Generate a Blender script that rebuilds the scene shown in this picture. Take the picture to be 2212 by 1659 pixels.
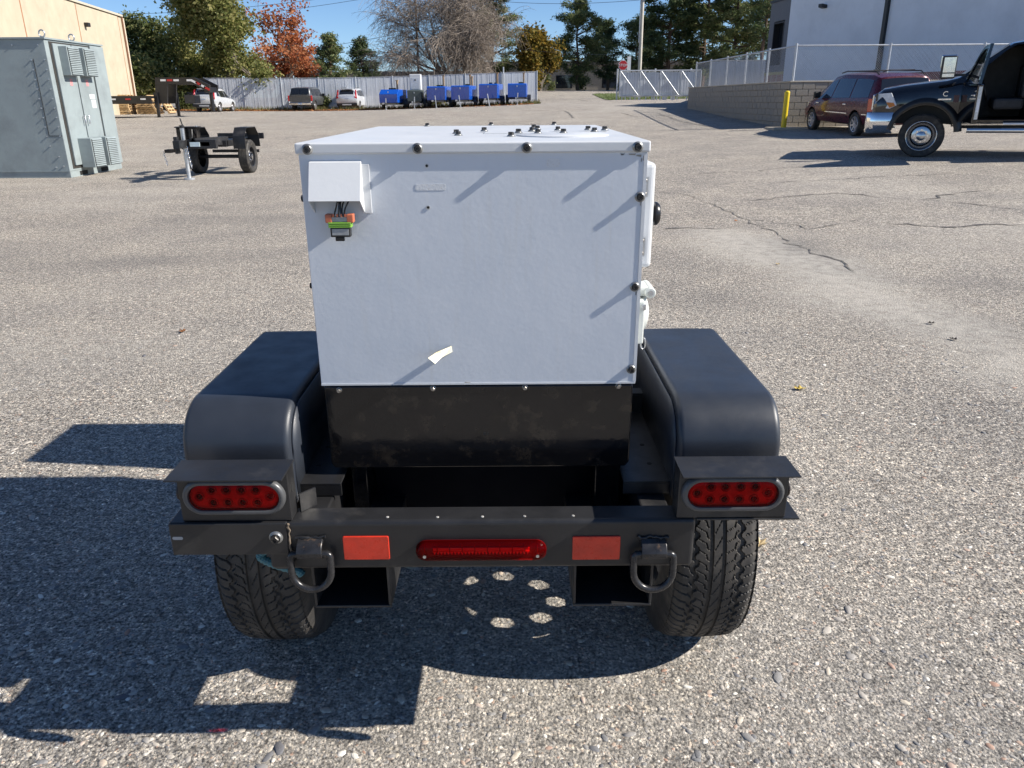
import bpy, bmesh, math, random
import numpy as np
from mathutils import Vector, Matrix
R = math.radians
for o in list(bpy.data.objects): bpy.data.objects.remove(o)
S = bpy.context.scene
C = S.collection

# ------------------------------------------------------------------ camera
CAM_H, PITCH, ROLL, FPX = 1.38, R(20.4), R(.4), 1650.
cd = bpy.data.cameras.new('camera'); cam = bpy.data.objects.new('camera', cd); C.objects.link(cam)
cd.sensor_fit = 'HORIZONTAL'; cd.sensor_width = 36; cd.lens = 36*FPX/2212; cd.clip_start = .05; cd.clip_end = 3000
cam.matrix_world = Matrix.Translation((0, 0, CAM_H)) @ Matrix.Rotation(R(90)-PITCH, 4, 'X') @ Matrix.Rotation(-ROLL, 4, 'Z')
S.camera = cam
S.render.resolution_x, S.render.resolution_y = 1024, 768

# ------------------------------------------------------------------ sky, sun, exposure
SUN = Vector((1, -.12, .723)).normalized()          # towards the sun
EL = math.asin(SUN.z); AZ = math.atan2(SUN.x, SUN.y)
W = bpy.data.worlds.new('World'); S.world = W; W.use_nodes = True
nt = W.node_tree; bg = nt.nodes['Background']
sky = nt.nodes.new('ShaderNodeTexSky'); sky.sky_type = 'NISHITA'; sky.sun_disc = False
sky.sun_elevation = EL; sky.sun_rotation = AZ; sky.altitude = 300; sky.air_density = .75; sky.dust_density = 0; sky.ozone_density = 6.0
nt.links.new(sky.outputs[0], bg.inputs[0]); bg.inputs[1].default_value = .082
sl = bpy.data.lights.new('sun', 'SUN'); sl.energy = 4.9; sl.angle = R(.53); sl.color = (1, .94, .855)
sun = bpy.data.objects.new('sun', sl); C.objects.link(sun)
sun.rotation_euler = (-SUN).to_track_quat('-Z', 'Y').to_euler(); sun.location = SUN*50
S.view_settings.view_transform = 'Standard'; S.view_settings.look = 'None'
S.view_settings.exposure = 0.75; S.view_settings.gamma = 1; S.view_settings.use_curve_mapping = False
S.render.engine = 'CYCLES'

# ------------------------------------------------------------------ helpers
rnd = random.Random(7)
def ray(u, v):
    dx, dy = u-1106, v-829.5
    x = math.cos(ROLL)*dx-math.sin(ROLL)*dy; y = math.sin(ROLL)*dx+math.cos(ROLL)*dy
    return Vector((x/FPX, math.cos(PITCH)-y/FPX*math.sin(PITCH), -math.sin(PITCH)-y/FPX*math.cos(PITCH)))
def P(u, v, Y=None, Z=None):
    d = ray(u, v); t = Y/d.y if Y is not None else (Z-CAM_H)/d.z
    return Vector((0, 0, CAM_H))+d*t

class MB:
    def __init__(s): s.v = []; s.f = []; s.m = []
    def add(s, vs, fs, mi=0):
        b = len(s.v); s.v += [tuple(p) for p in vs]
        for q in fs: s.f.append(tuple(i+b for i in q)); s.m.append(mi)
        return s
    def box(s, x0, x1, y0, y1, z0, z1, M=None, mi=0):
        vs = [Vector((x, y, z)) for z in (z0, z1) for x, y in ((x0, y0), (x1, y0), (x1, y1), (x0, y1))]
        if M is not None: vs = [M @ p for p in vs]
        return s.add(vs, [(3,2,1,0),(4,5,6,7),(0,1,5,4),(1,2,6,5),(2,3,7,6),(3,0,4,7)], mi)
    def prism(s, loop, vec, mi=0):
        n = len(loop); loop = [Vector(p) for p in loop]; vec = Vector(vec)
        nrm = Vector((0, 0, 0))
        for i in range(n): nrm += loop[i].cross(loop[(i+1) % n])
        if nrm.dot(vec) > 0: loop = loop[::-1]
        return s.add(loop+[p+vec for p in loop], [tuple(range(n)), tuple(range(2*n-1, n-1, -1))]+[(i, i+n, (i+1) % n+n, (i+1) % n) for i in range(n)], mi)
    def cyl(s, p0, p1, r0, r1=None, n=12, cap=True, mi=0):
        p0, p1 = Vector(p0), Vector(p1); r1 = r0 if r1 is None else r1
        d = (p1-p0).normalized(); a = d.orthogonal().normalized(); b = d.cross(a)
        vs = [p+(a*math.cos(t)+b*math.sin(t))*r for p, r in ((p0, r0), (p1, r1)) for t in [2*math.pi*i/n for i in range(n)]]
        fs = [(i, (i+1) % n, (i+1) % n+n, i+n) for i in range(n)]
        if cap: fs += [tuple(range(n-1, -1, -1)), tuple(range(n, 2*n))]
        return s.add(vs, fs, mi)
    def tube(s, pts, r, n=6, closed=False, mi=0):
        pts = [Vector(p) for p in pts]; k = len(pts); vs = []; fs = []
        rr = r if isinstance(r, (list, tuple)) else [r]*k; a = None
        for i, p in enumerate(pts):
            d = (pts[(i+1) % k]-pts[i-1]) if closed else pts[min(i+1, k-1)]-pts[max(i-1, 0)]
            d.normalize()
            a = d.orthogonal().normalized() if a is None else (a-d*a.dot(d)).normalized()
            b = d.cross(a)
            vs += [p+(a*math.cos(2*math.pi*j/n)+b*math.sin(2*math.pi*j/n))*rr[i] for j in range(n)]
        for i in range(k if closed else k-1):
            for j in range(n):
                q = (i+1) % k
                fs.append((i*n+j, i*n+(j+1) % n, q*n+(j+1) % n, q*n+j))
        if not closed: fs += [tuple(range(n-1, -1, -1)), tuple(range((k-1)*n, k*n))]
        return s.add(vs, fs, mi)
    def lathe(s, prof, n=24, M=None, mi=0, closed=False):
        # prof: (radius, height) revolved about local z
        M = M or Matrix.Identity(4); k = len(prof)
        vs = [M @ Vector((r*math.cos(2*math.pi*j/n), r*math.sin(2*math.pi*j/n), h)) for r, h in prof for j in range(n)]
        fs = [(i*n+j, i*n+(j+1) % n, ((i+1) % k)*n+(j+1) % n, ((i+1) % k)*n+j) for i in range(k if closed else k-1) for j in range(n)]
        return s.add(vs, fs, mi)
    def grid(s, nu, nv, fn, mi=0, flip=False):
        vs = [fn(i/nu, j/nv) for i in range(nu+1) for j in range(nv+1)]
        fs = []
        for i in range(nu):
            for j in range(nv):
                q = (i*(nv+1)+j, (i+1)*(nv+1)+j, (i+1)*(nv+1)+j+1, i*(nv+1)+j+1)
                fs.append(q[::-1] if flip else q)
        return s.add(vs, fs, mi)
    def mesh(s, name, mats, org=None, smooth=None):
        me = bpy.data.meshes.new(name)
        vs = s.v if org is None else [(x-org[0], y-org[1], z-org[2]) for x, y, z in s.v]
        me.from_pydata(vs, [], s.f)
        for m in (mats if isinstance(mats, (list, tuple)) else [mats]): me.materials.append(m)
        if any(s.m): me.polygons.foreach_set('material_index', s.m)
        if smooth is not None:
            me.polygons.foreach_set('use_smooth', [True]*len(me.polygons)); me.set_sharp_from_angle(angle=R(smooth))
        me.update(); return me
    def build(s, name, mats, parent=None, smooth=None, bevel=0, seg=2):
        o = bpy.data.objects.new(name, s.mesh(name, mats, ORG.get(parent.name) if parent else None, smooth)); C.objects.link(o)
        if parent:
            o.parent = parent
            if parent.name in ORG: ORG[o.name] = ORG[parent.name]
        if bevel:
            md = o.modifiers.new('bevel', 'BEVEL'); md.width = bevel; md.segments = seg; md.limit_method = 'ANGLE'; md.angle_limit = R(35)
            md.harden_normals = False
        return o
ORG = {}
def tag(o, label=None, cat=None, group=None, kind=None):
    if label: o['label'] = label
    if cat: o['category'] = cat
    if group: o['group'] = group
    if kind: o['kind'] = kind
    return o
def thing(name, label, cat, loc=(0, 0, 0), rz=0, group=None, world=False):
    o = bpy.data.objects.new(name, None); C.objects.link(o); o.location = loc; o.rotation_euler = (0, 0, rz); o.empty_display_size = .2
    if world: ORG[o.name] = Vector(loc)
    return tag(o, label, cat, group)
def part(o, name, parent):                      # another user of the same mesh
    c = bpy.data.objects.new(name, o.data); C.objects.link(c); c.parent = parent; return c
def copy_tree(o, parent=None):
    c = o.copy(); C.objects.link(c); c.parent = parent
    for ch in list(o.children): copy_tree(ch, c)
    return c
def bool_cut(o, cut, mats):
    cm = cut.mesh('cut', mats); co = bpy.data.objects.new('cut', cm); C.objects.link(co)
    cm.polygons.foreach_set('material_index', [len(mats)-1]*len(cm.polygons))
    md = o.modifiers.new('b', 'BOOLEAN'); md.operation = 'DIFFERENCE'; md.object = co; md.solver = 'EXACT'; md.material_mode = 'INDEX'
    dg = bpy.context.evaluated_depsgraph_get(); me = bpy.data.meshes.new_from_object(o.evaluated_get(dg)); o.modifiers.clear()
    old = o.data; o.data = me; bpy.data.meshes.remove(old); bpy.data.objects.remove(co); bpy.data.meshes.remove(cm)

# ------------------------------------------------------------------ materials
MATS = {}
def nodes(name):
    m = bpy.data.materials.new(name); m.use_nodes = True; t = m.node_tree; b = t.nodes['Principled BSDF']
    return m, t, b
def lk(t, a, b): t.links.new(a, b)
def noise(t, scale, detail=4, rough=.55, vec=None, dims='3D'):
    n = t.nodes.new('ShaderNodeTexNoise'); n.inputs['Scale'].default_value = scale; n.inputs['Detail'].default_value = detail; n.inputs['Roughness'].default_value = rough
    if vec is not None: lk(t, vec, n.inputs['Vector'])
    return n
def ramp(t, fac, stops, interp='LINEAR'):
    n = t.nodes.new('ShaderNodeValToRGB'); e = n.color_ramp.elements; n.color_ramp.interpolation = interp
    while len(e) < len(stops): e.new(.5)
    for k, (p, c) in zip(e, stops): k.position = p; k.color = (*c, 1) if len(c) == 3 else c
    lk(t, fac, n.inputs[0]); return n
def mixc(t, fac, a, b, mode='MIX'):
    n = t.nodes.new('ShaderNodeMix'); n.data_type = 'RGBA'; n.blend_type = mode
    for sck, v in ((n.inputs[0], fac), (n.inputs[6], a), (n.inputs[7], b)):
        if hasattr(v, 'is_linked') or hasattr(v, 'links'): lk(t, v, sck)
        else: sck.default_value = v if isinstance(v, (int, float)) else (*v, 1)
    return n.outputs[2]
def coord(t, kind='Object'):
    return t.nodes.new('ShaderNodeTexCoord').outputs[kind]
def bumpn(t, b, h, strength=.3, dist=.01):
    n = t.nodes.new('ShaderNodeBump'); n.inputs['Strength'].default_value = strength; n.inputs['Distance'].default_value = dist
    lk(t, h, n.inputs['Height']); lk(t, n.outputs[0], b.inputs['Normal']); return n
def M_(name, col, rough=.5, metal=0, var=.12, scale=6, bump=0, bscale=60, bdist=.002, spec=.5, coat=0, dirt=None, dscale=3, dlo=.55, dhi=.75):
    """painted / plain surface: colour with uneven wear, roughness variation and fine relief"""
    if name in MATS: return MATS[name]
    m, t, b = nodes(name); v = coord(t)
    n = noise(t, scale, 6, .6, v)
    a = tuple(c*(1-var) for c in col); h = tuple(min(1, c*(1+var)) for c in col)
    c = ramp(t, n.outputs[0], [(.3, a), (.7, h)]).outputs[0]
    if dirt:
        d = noise(t, dscale, 8, .65, v); f = ramp(t, d.outputs[0], [(dlo, (0, 0, 0)), (dhi, (1, 1, 1))]).outputs[0]
        c = mixc(t, f, c, dirt)
    lk(t, c, b.inputs['Base Color'])
    rn = noise(t, scale*3, 5, .6, v)
    rr = ramp(t, rn.outputs[0], [(.3, (max(0, rough-.08),)*3), (.7, (min(1, rough+.08),)*3)]); lk(t, rr.outputs[0], b.inputs['Roughness'])
    b.inputs['Metallic'].default_value = metal; b.inputs['Specular IOR Level'].default_value = spec; b.inputs['Coat Weight'].default_value = coat
    b.inputs['Coat Roughness'].default_value = .05
    if bump: bumpn(t, b, noise(t, bscale, 4, .6, v).outputs[0], bump, bdist)
    MATS[name] = m; return m
def glass_(name, col, rough=.03):
    if name in MATS: return MATS[name]
    m, t, b = nodes(name); b.inputs['Base Color'].default_value = (*col, 1); b.inputs['Roughness'].default_value = rough
    b.inputs['Specular IOR Level'].default_value = .8; n = noise(t, 3, 2, .5, coord(t)); bumpn(t, b, n.outputs[0], .04, .02)
    MATS[name] = m; return m
def leafmat(name, cols, trans=.35):
    if name in MATS: return MATS[name]
    m, t, b = nodes(name); g = t.nodes.new('ShaderNodeNewGeometry')
    c = ramp(t, g.outputs['Random Per Island'], [(i/(len(cols)-1), k) for i, k in enumerate(cols)]).outputs[0]
    lk(t, c, b.inputs['Base Color']); b.inputs['Roughness'].default_value = .6; b.inputs['Specular IOR Level'].default_value = .25
    tr = t.nodes.new('ShaderNodeBsdfTranslucent'); lk(t, c, tr.inputs[0]); mx = t.nodes.new('ShaderNodeMixShader'); mx.inputs[0].default_value = trans
    lk(t, b.outputs[0], mx.inputs[1]); lk(t, tr.outputs[0], mx.inputs[2]); lk(t, mx.outputs[0], t.nodes['Material Output'].inputs[0])
    MATS[name] = m; return m
white = M_('white_powder_coat', (.62, .635, .645), .38, var=.03, bump=.12, bscale=90, bdist=.002, dirt=(.62, .61, .58), dlo=.66, dhi=.9)
blackp = M_('black_satin_steel', (.018, .018, .019), .42, var=.25, scale=9, bump=.1, bscale=160, dirt=(.07, .065, .06), dscale=7, dlo=.55, dhi=.85)
blackg = M_('black_gloss_enamel', (.007, .007, .008), .1, var=.2, bump=.1, bscale=45, bdist=.003, dirt=(.045, .035, .026), dscale=26, dlo=.52, dhi=.8)
blackpl = M_('black_plastic_sky_tint', (.025, .03, .04), .4, var=.2, scale=5, bump=.2, bscale=420, bdist=.0006, dirt=(.04, .042, .048), dscale=9, dlo=.62, dhi=.95)  # black plastic; blue cast and sheen of the sky put into its colour
rubber = M_('tyre_rubber', (.03, .028, .026), .68, var=.3, scale=12, bump=.15, bscale=300, bdist=.0008, dirt=(.13, .112, .09), dscale=11, dlo=.5, dhi=.85)
chrome = M_('chrome', (.75, .76, .78), .1, 1, var=.05)
steel = M_('bright_zinc_steel', (.55, .56, .57), .35, .9, var=.15, scale=30)
galv = M_('galvanised_steel', (.5, .52, .54), .45, .6, var=.15, scale=12)
boltm = M_('black_oxide_bolt', (.03, .03, .032), .35, .4, var=.3, scale=80, dirt=(.16, .14, .11), dscale=90, dlo=.5, dhi=.7)
darkm = M_('dark_underside', (.012, .012, .012), .8, var=.3)
redref = M_('red_reflector_plastic', (.6, .035, .014), .3, var=.15, scale=30, bump=.25, bscale=500, bdist=.0006, coat=.15)
redlens = M_('red_lamp_lens', (.36, .006, .008), .12, var=.3, scale=60, bump=.4, bscale=240, bdist=.0012, coat=.8)

# ------------------------------------------------------------------ ground
CTRL = [(1985,338,15.6),(1838,295,22.6),(1755,285,24.5),(1692,278,26.2),(1702,276,26.7),(1485,234,40),(1337,215,62),(1478,217,62),(1000,231,66),(1122,227,66),
        (445,242,62),(660,240,66),(757,238,68),(1160,223,70),(1250,196,90),(355,252,42),(290,246,55),(1330,197,92),(1160,197,92)]
cp = [(P(u, v, Y=Y).x, Y, P(u, v, Y=Y).z) for u, v, Y in CTRL]
cp += [(x, y, 0) for x in (-12, -6, 0, 5) for y in (-12, -4, 2, 8)]+[(-10, 15.5, 0), (-6, 16, 0), (0, 15, .04), (-9, 24, .1), (0, 26, .15), (-25, 20, .05), (14, 4, .22), (9, 8, .08),
       (20, 20, .6), (28, 62, 1.9), (-40, 60, .7), (-30, 90, 1.3), (30, 95, 2.4), (-60, 120, 1.6), (60, 120, 3), (0, 130, 2.4), (17, 13, .42), (14, 27, .55), (18, 2, .3)]
cpa = np.array(cp); XY = cpa[:, :2]; Nc = len(cp)
def tps(r2): return np.where(r2 > 1e-9, .5*r2*np.log(r2+1e-12), 0)
A = np.zeros((Nc+3, Nc+3)); D2 = ((XY[:, None]-XY[None])**2).sum(-1)
A[:Nc, :Nc] = tps(D2)+np.eye(Nc)*6; A[:Nc, Nc] = 1; A[:Nc, Nc+1:] = XY; A[Nc, :Nc] = 1; A[Nc+1:, :Nc] = XY.T
wts = np.linalg.solve(A, np.concatenate([cpa[:, 2], [0, 0, 0]]))
def gz_arr(x, y):
    x = np.asarray(x, float); y = np.asarray(y, float)
    xx = np.clip(x, -70, 70); yy = np.clip(y, -20, 135)
    d2 = (xx[..., None]-XY[:, 0])**2+(yy[..., None]-XY[:, 1])**2
    z = tps(d2) @ wts[:Nc]+wts[Nc]+wts[Nc+1]*xx+wts[Nc+2]*yy
    s = np.clip((np.hypot(x, y-1.8)-4.5)/5, 0, 1); s = s*s*(3-2*s)
    return np.clip(z, -.3, 4)*s
def gz(x, y): return float(gz_arr(x, y))

def vnoise(x, y, seed=0):
    xi = np.floor(x).astype(int); yi = np.floor(y).astype(int); fx = x-xi; fy = y-yi
    def h(a, b):
        n = np.sin(a*127.1+b*311.7+seed*74.7)*43758.5453; return n-np.floor(n)
    sx = fx*fx*(3-2*fx); sy = fy*fy*(3-2*fy)
    return (h(xi, yi)*(1-sx)+h(xi+1, yi)*sx)*(1-sy)+(h(xi, yi+1)*(1-sx)+h(xi+1, yi+1)*sx)*sy
def fbm(x, y, seed=0, o=4):
    r = 0; a = .5
    for k in range(o): r = r+a*vnoise(x*2**k, y*2**k, seed+k); a *= .5
    return r
def seg_dist(x, y, pts):
    best = np.full_like(x, 1e9)
    for (ax, ay), (bx, by) in zip(pts[:-1], pts[1:]):
        dx, dy = bx-ax, by-ay; t = np.clip(((x-ax)*dx+(y-ay)*dy)/(dx*dx+dy*dy+1e-9), 0, 1)
        best = np.minimum(best, np.hypot(x-ax-t*dx, y-ay-t*dy))
    return best
def axis(vals):
    out = []
    for a, b, st in vals: out += list(np.arange(a, b, st))
    return np.array(out+[vals[-1][1]])
gx = axis([(-900, -120, 60), (-120, -40, 8), (-40, -14, 1.3), (-14, 20, .25), (20, 40, 1.3), (40, 120, 8), (120, 900, 60)])
gy = axis([(-900, -60, 60), (-60, -6, 6), (-6, 0, .5), (0, 20, .2), (20, 40, .6), (40, 100, 1.2), (100, 140, 5), (140, 1500, 80)])
GX, GY = np.meshgrid(gx, gy, indexing='ij'); GZ = np.concatenate([gz_arr(a[None], b[None]) for a, b in zip(GX, GY)])
# dusty washed-out track on the right, paler worn lane leading to the gate
tr = [P(u, v, Z=0.03) for u, v in ((1560, 500), (1650, 540), (1760, 570), (1850, 615), (1960, 655), (2080, 705), (2212, 760), (2350, 830))]
tr = [(p.x, p.y) for p in tr]
fb = fbm(GX*1.3, GY*1.3, 3); fb2 = fbm(GX*.35, GY*.35, 9)
dust = np.exp(-(seg_dist(GX, GY, tr)/(.14+.5*fb))**2)*(.9+1.2*(fb-.4))
dust += .5*np.exp(-(seg_dist(GX, GY, [(4.2, 7.5), (8, 10.5), (12, 13)])/.9)**2)*fb*1.4
dust += np.clip((fb2-.5)*1.6, 0, .5)
worn = 1/(1+np.exp(-(GX-2.6-.09*(GY-8)*np.where(GY < 30, 1, 0)+(np.clip(GY, 0, 70)-40)*.03+2.5*(fb2-.5))*1.2))
worn *= np.where(GY > 4, 1, np.clip((GY)/4, 0, 1))
nx_, ny_ = GX.shape
vs = np.stack([GX, GY, GZ], -1).reshape(-1, 3)
ii = (np.arange(nx_-1)[:, None]*ny_+np.arange(ny_-1)[None]).ravel()
fs = np.stack([ii, ii+ny_, ii+ny_+1, ii+1], -1)
me = bpy.data.meshes.new('parking_lot'); me.from_pydata(vs.tolist(), [], fs.tolist())
dk_ = [(p.x, p.y) for p in [P(u, v, Z=0.03) for u, v in ((1700, 520), (1800, 583), (1880, 605), (1990, 672), (2100, 715), (2212, 775))]]
damp = np.exp(-(seg_dist(GX, GY, dk_)/(.1+.35*fb))**2)*np.clip((fbm(GX*.9, GY*.9, 21)-.38)*5, 0, 1)+.8*np.exp(-(((GX+2.5)/3.2)**2+((GY-9.6-.3*fb)/.5)**2))*fb+.7*np.exp(-(((GX+3.8)/1.5)**2+((GY-7.1)/.35)**2))*fb
rs_ = np.random.RandomState(4)
for _ in range(26):
    sx_, sy_, sr_ = rs_.uniform(-9, 10), rs_.uniform(3, 22), rs_.uniform(.12, .5); damp = damp+rs_.uniform(.15, .45)*np.exp(-(np.hypot((GX-sx_)/rs_.uniform(1, 2.5), GY-sy_)/(sr_*(.5+fb)))**2)
for nm, arr in (('dust', dust), ('worn', worn), ('damp', damp)):
    at_ = me.attributes.new(nm, 'FLOAT', 'POINT'); at_.data.foreach_set('value', np.clip(arr, 0, 1).astype(np.float32).ravel())
me.polygons.foreach_set('use_smooth', [True]*len(me.polygons))
lot = bpy.data.objects.new('parking_lot', me); C.objects.link(lot); tag(lot, 'worn grey asphalt parking lot with exposed stone chippings', 'asphalt', kind='structure')

m, t, b = nodes('asphalt_exposed_aggregate'); v = coord(t)
def att(nm):
    a = t.nodes.new('ShaderNodeAttribute'); a.attribute_name = nm; return a.outputs['Fac']
def vor(scale, rnd_=1, feat='F1'):
    n = t.nodes.new('ShaderNodeTexVoronoi'); n.inputs['Scale'].default_value = scale; n.inputs['Randomness'].default_value = rnd_; n.feature = feat; lk(t, wv, n.inputs['Vector']); return n
def mth(op, a, bb=None, cl=False):
    n = t.nodes.new('ShaderNodeMath'); n.operation = op; n.use_clamp = cl
    for k, q in enumerate((a, bb)):
        if q is None: continue
        if isinstance(q, (int, float)): n.inputs[k].default_value = q
        else: lk(t, q, n.inputs[k])
    return n.outputs[0]
wv = v
STONE = [(0, (.12, .12, .13)), (.16, (.2, .2, .2)), (.34, (.3, .285, .265)), (.52, (.38, .35, .31)), (.68, (.46, .42, .365)), (.8, (.52, .46, .37)), (.88, (.36, .22, .16)), (.92, (.66, .62, .54)), (1, (.78, .74, .66))]
def layer(scale):
    n = vor(scale); sp = t.nodes.new('ShaderNodeSeparateColor'); lk(t, n.outputs['Color'], sp.inputs[0])
    return n.outputs['Distance'], ramp(t, sp.outputs[0], STONE).outputs[0], sp.outputs[1]
d1, c1, r1 = layer(58); d2, c2, r2 = layer(125); d3, c3, r3 = layer(300)
gr = noise(t, 420, 2, .7, v); big = noise(t, 1.1, 3, .6, v); mid = noise(t, 9, 3, .65, v)
bind = ramp(t, gr.outputs[0], [(.28, (.05, .048, .048)), (.42, (.2, .19, .178)), (.55, (.34, .322, .295)), (.72, (.52, .485, .43))]).outputs[0]
base = mixc(t, ramp(t, d3, [(.32, (1, 1, 1)), (.5, (0, 0, 0))]).outputs[0], bind, c3)
f2 = mth('MULTIPLY', ramp(t, d2, [(.36, (1, 1, 1)), (.48, (0, 0, 0))]).outputs[0], ramp(t, r2, [(.35, (0, 0, 0)), (.4, (1, 1, 1))]).outputs[0])
base = mixc(t, f2, base, c2)
f1 = mth('MULTIPLY', ramp(t, d1, [(.3, (1, 1, 1)), (.4, (0, 0, 0))]).outputs[0], ramp(t, r1, [(.6, (0, 0, 0)), (.64, (1, 1, 1))]).outputs[0])
base = mixc(t, f1, base, c1)
wornc = mixc(t, .35, base, (.37, .35, .32))
base = mixc(t, mth('MULTIPLY', att('worn'), .75), base, wornc)
base = mixc(t, 1, base, ramp(t, big.outputs[0], [(.3, (.82, .82, .83)), (.7, (1.1, 1.08, 1.05))]).outputs[0], 'MULTIPLY')
base = mixc(t, 1, base, ramp(t, mid.outputs[0], [(.3, (.86,)*3), (.7, (1.08,)*3)]).outputs[0], 'MULTIPLY')
pit_shade = noise(t, 120, 1, .5, v)
base = mixc(t, 1, base, ramp(t, pit_shade.outputs[0], [(.34, (.12, .12, .13)), (.43, (.82,)*3), (.53, (1.12,)*3), (.66, (1.45,)*3)]).outputs[0], 'MULTIPLY')  # dark end: shadow in small pits painted as specks of colour
spk = noise(t, 46, 2, .8, v)
base = mixc(t, 1, base, ramp(t, spk.outputs[0], [(.34, (.33, .33, .34)), (.45, (.88,)*3), (.55, (1.15, 1.15, 1.14)), (.66, (2.05, 2.0, 1.93))]).outputs[0], 'MULTIPLY')
sp2 = noise(t, 19, 2, .7, v)
base = mixc(t, 1, base, ramp(t, sp2.outputs[0], [(.36, (.8, .785, .76)), (.48, (1.02, 1, .965)), (.64, (1.2, 1.175, 1.13))]).outputs[0], 'MULTIPLY')
base = mixc(t, mth('MULTIPLY', att('damp'), .75), base, (.13, .125, .12))
dn = mth('MULTIPLY', att('dust'), ramp(t, mid.outputs[0], [(.35, (.45,)*3), (.6, (1,)*3)]).outputs[0])
base = mixc(t, mth('MULTIPLY', dn, .85), base, (.5, .465, .405))
lk(t, base, b.inputs['Base Color']); b.inputs['Roughness'].default_value = .82; b.inputs['Specular IOR Level'].default_value = .35
hh = mth('ADD', mth('MULTIPLY', d2, -.9), mth('MULTIPLY', gr.outputs[0], .8))
bumpn(t, b, hh, .85, .007)
me.materials.append(m)

# loose and half-buried stones near the camera, one mass
def pebble_mesh(n, seed):
    rs = np.random.RandomState(seed)
    base = [(0, 0, 1)]+[(math.cos(a)*.75, math.sin(a)*.75, .62) for a in np.arange(6)*math.pi/3]+[(math.cos(a), math.sin(a), 0) for a in np.arange(6)*math.pi/3+.4]+[(math.cos(a), math.sin(a), -.6) for a in np.arange(6)*math.pi/3+.4]
    bv = np.array(base); bf = [(0, 1+i, 1+(i+1) % 6) for i in range(6)]
    for q in (1, 7):
        for i in range(6): bf += [(q+i, q+6+i, q+6+(i+1) % 6, q+(i+1) % 6)]
    V = []; Fc = []; k = 0
    for _ in range(n):
        while True:
            x = rs.uniform(-2.6, 2.6); y = rs.uniform(.62, 4.8)
            if rs.rand() < (1.1/(y+.15))**1.6 and abs(x) < .25+y*.72: break
        s = rs.lognormal(math.log(.0031), .5); s = min(s, .012)
        a = rs.rand()*6.28; e = rs.uniform(1, 2.1)
        p = bv*(1+rs.uniform(-.22, .22, bv.shape)); p = p*np.array([s*e, s, s*rs.uniform(.2, .4)])
        p = np.stack([p[:, 0]*math.cos(a)-p[:, 1]*math.sin(a)+x, p[:, 0]*math.sin(a)+p[:, 1]*math.cos(a)+y, p[:, 2]-.0002], -1)
        V.append(p); Fc += [tuple(i+k for i in f) for f in bf]; k += len(bv)
    me = bpy.data.meshes.new('pebbles'); me.from_pydata(np.concatenate(V).tolist(), [], Fc); return me
pm, t, b = nodes('pebble_stone'); g = t.nodes.new('ShaderNodeNewGeometry'); cr = ramp(t, g.outputs['Random Per Island'], STONE).outputs[0]
n = noise(t, 240, 4, .6, coord(t)); lk(t, mixc(t, 1, cr, ramp(t, n.outputs[0], [(.3, (.8,)*3), (.7, (1.15,)*3)]).outputs[0], 'MULTIPLY'), b.inputs['Base Color']); b.inputs['Roughness'].default_value = .75
bumpn(t, b, n.outputs[0], .3, .002)
pme = pebble_mesh(15000, 5); pme.materials.append(pm); pme.polygons.foreach_set('use_smooth', [True]*len(pme.polygons))
pb = bpy.data.objects.new('pebbles', pme); C.objects.link(pb); tag(pb, 'small stone chippings bedded in the near asphalt', 'pebbles', kind='stuff')

# cracks sealed with tar: thin strips following the ground, children of the lot
tarm = M_('tar_crack', (.085, .08, .074), .7, var=.3, dirt=(.3, .27, .23), dscale=6, dlo=.45, dhi=.6)
def crack(uvs, w=.02, jit=.035, step=.12, px=True):
    pts = []
    for q in uvs:
        if px:
            d = ray(*q); lo, hi = .5, 120.
            for _ in range(50):
                mid_ = (lo+hi)/2; p = Vector((0, 0, CAM_H))+d*mid_
                if p.z > gz(p.x, p.y): lo = mid_
                else: hi = mid_
            pts.append((p.x, p.y))
        else: pts.append(q)
    L = []; 
    for (ax, ay), (bx, by) in zip(pts[:-1], pts[1:]):
        n = max(1, int(math.hypot(bx-ax, by-ay)/step))
        for k in range(n): L.append((ax+(bx-ax)*k/n+rnd.gauss(0, jit), ay+(by-ay)*k/n+rnd.gauss(0, jit)))
    L.append(pts[-1]); mb = MB(); vs = []
    for i, (x, y) in enumerate(L):
        a = L[max(i-1, 0)]; c = L[min(i+1, len(L)-1)]; dx, dy = c[0]-a[0], c[1]-a[1]; l = math.hypot(dx, dy)+1e-6
        ww = w*rnd.uniform(.35, 1.15)*(0.25 if rnd.random() < .15 else 1)*(.15 if i in (0, len(L)-1) else 1)
        for s_ in (-1, 1): X, Y = x-dy/l*ww*s_, y+dx/l*ww*s_; vs.append((X, Y, gz(X, Y)+.006))
    mb.add(vs, [(2*i, 2*i+1, 2*i+3, 2*i+2) for i in range(len(L)-1)][::1])
    o = mb.build('tar_seam', tarm, lot); return o
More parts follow.
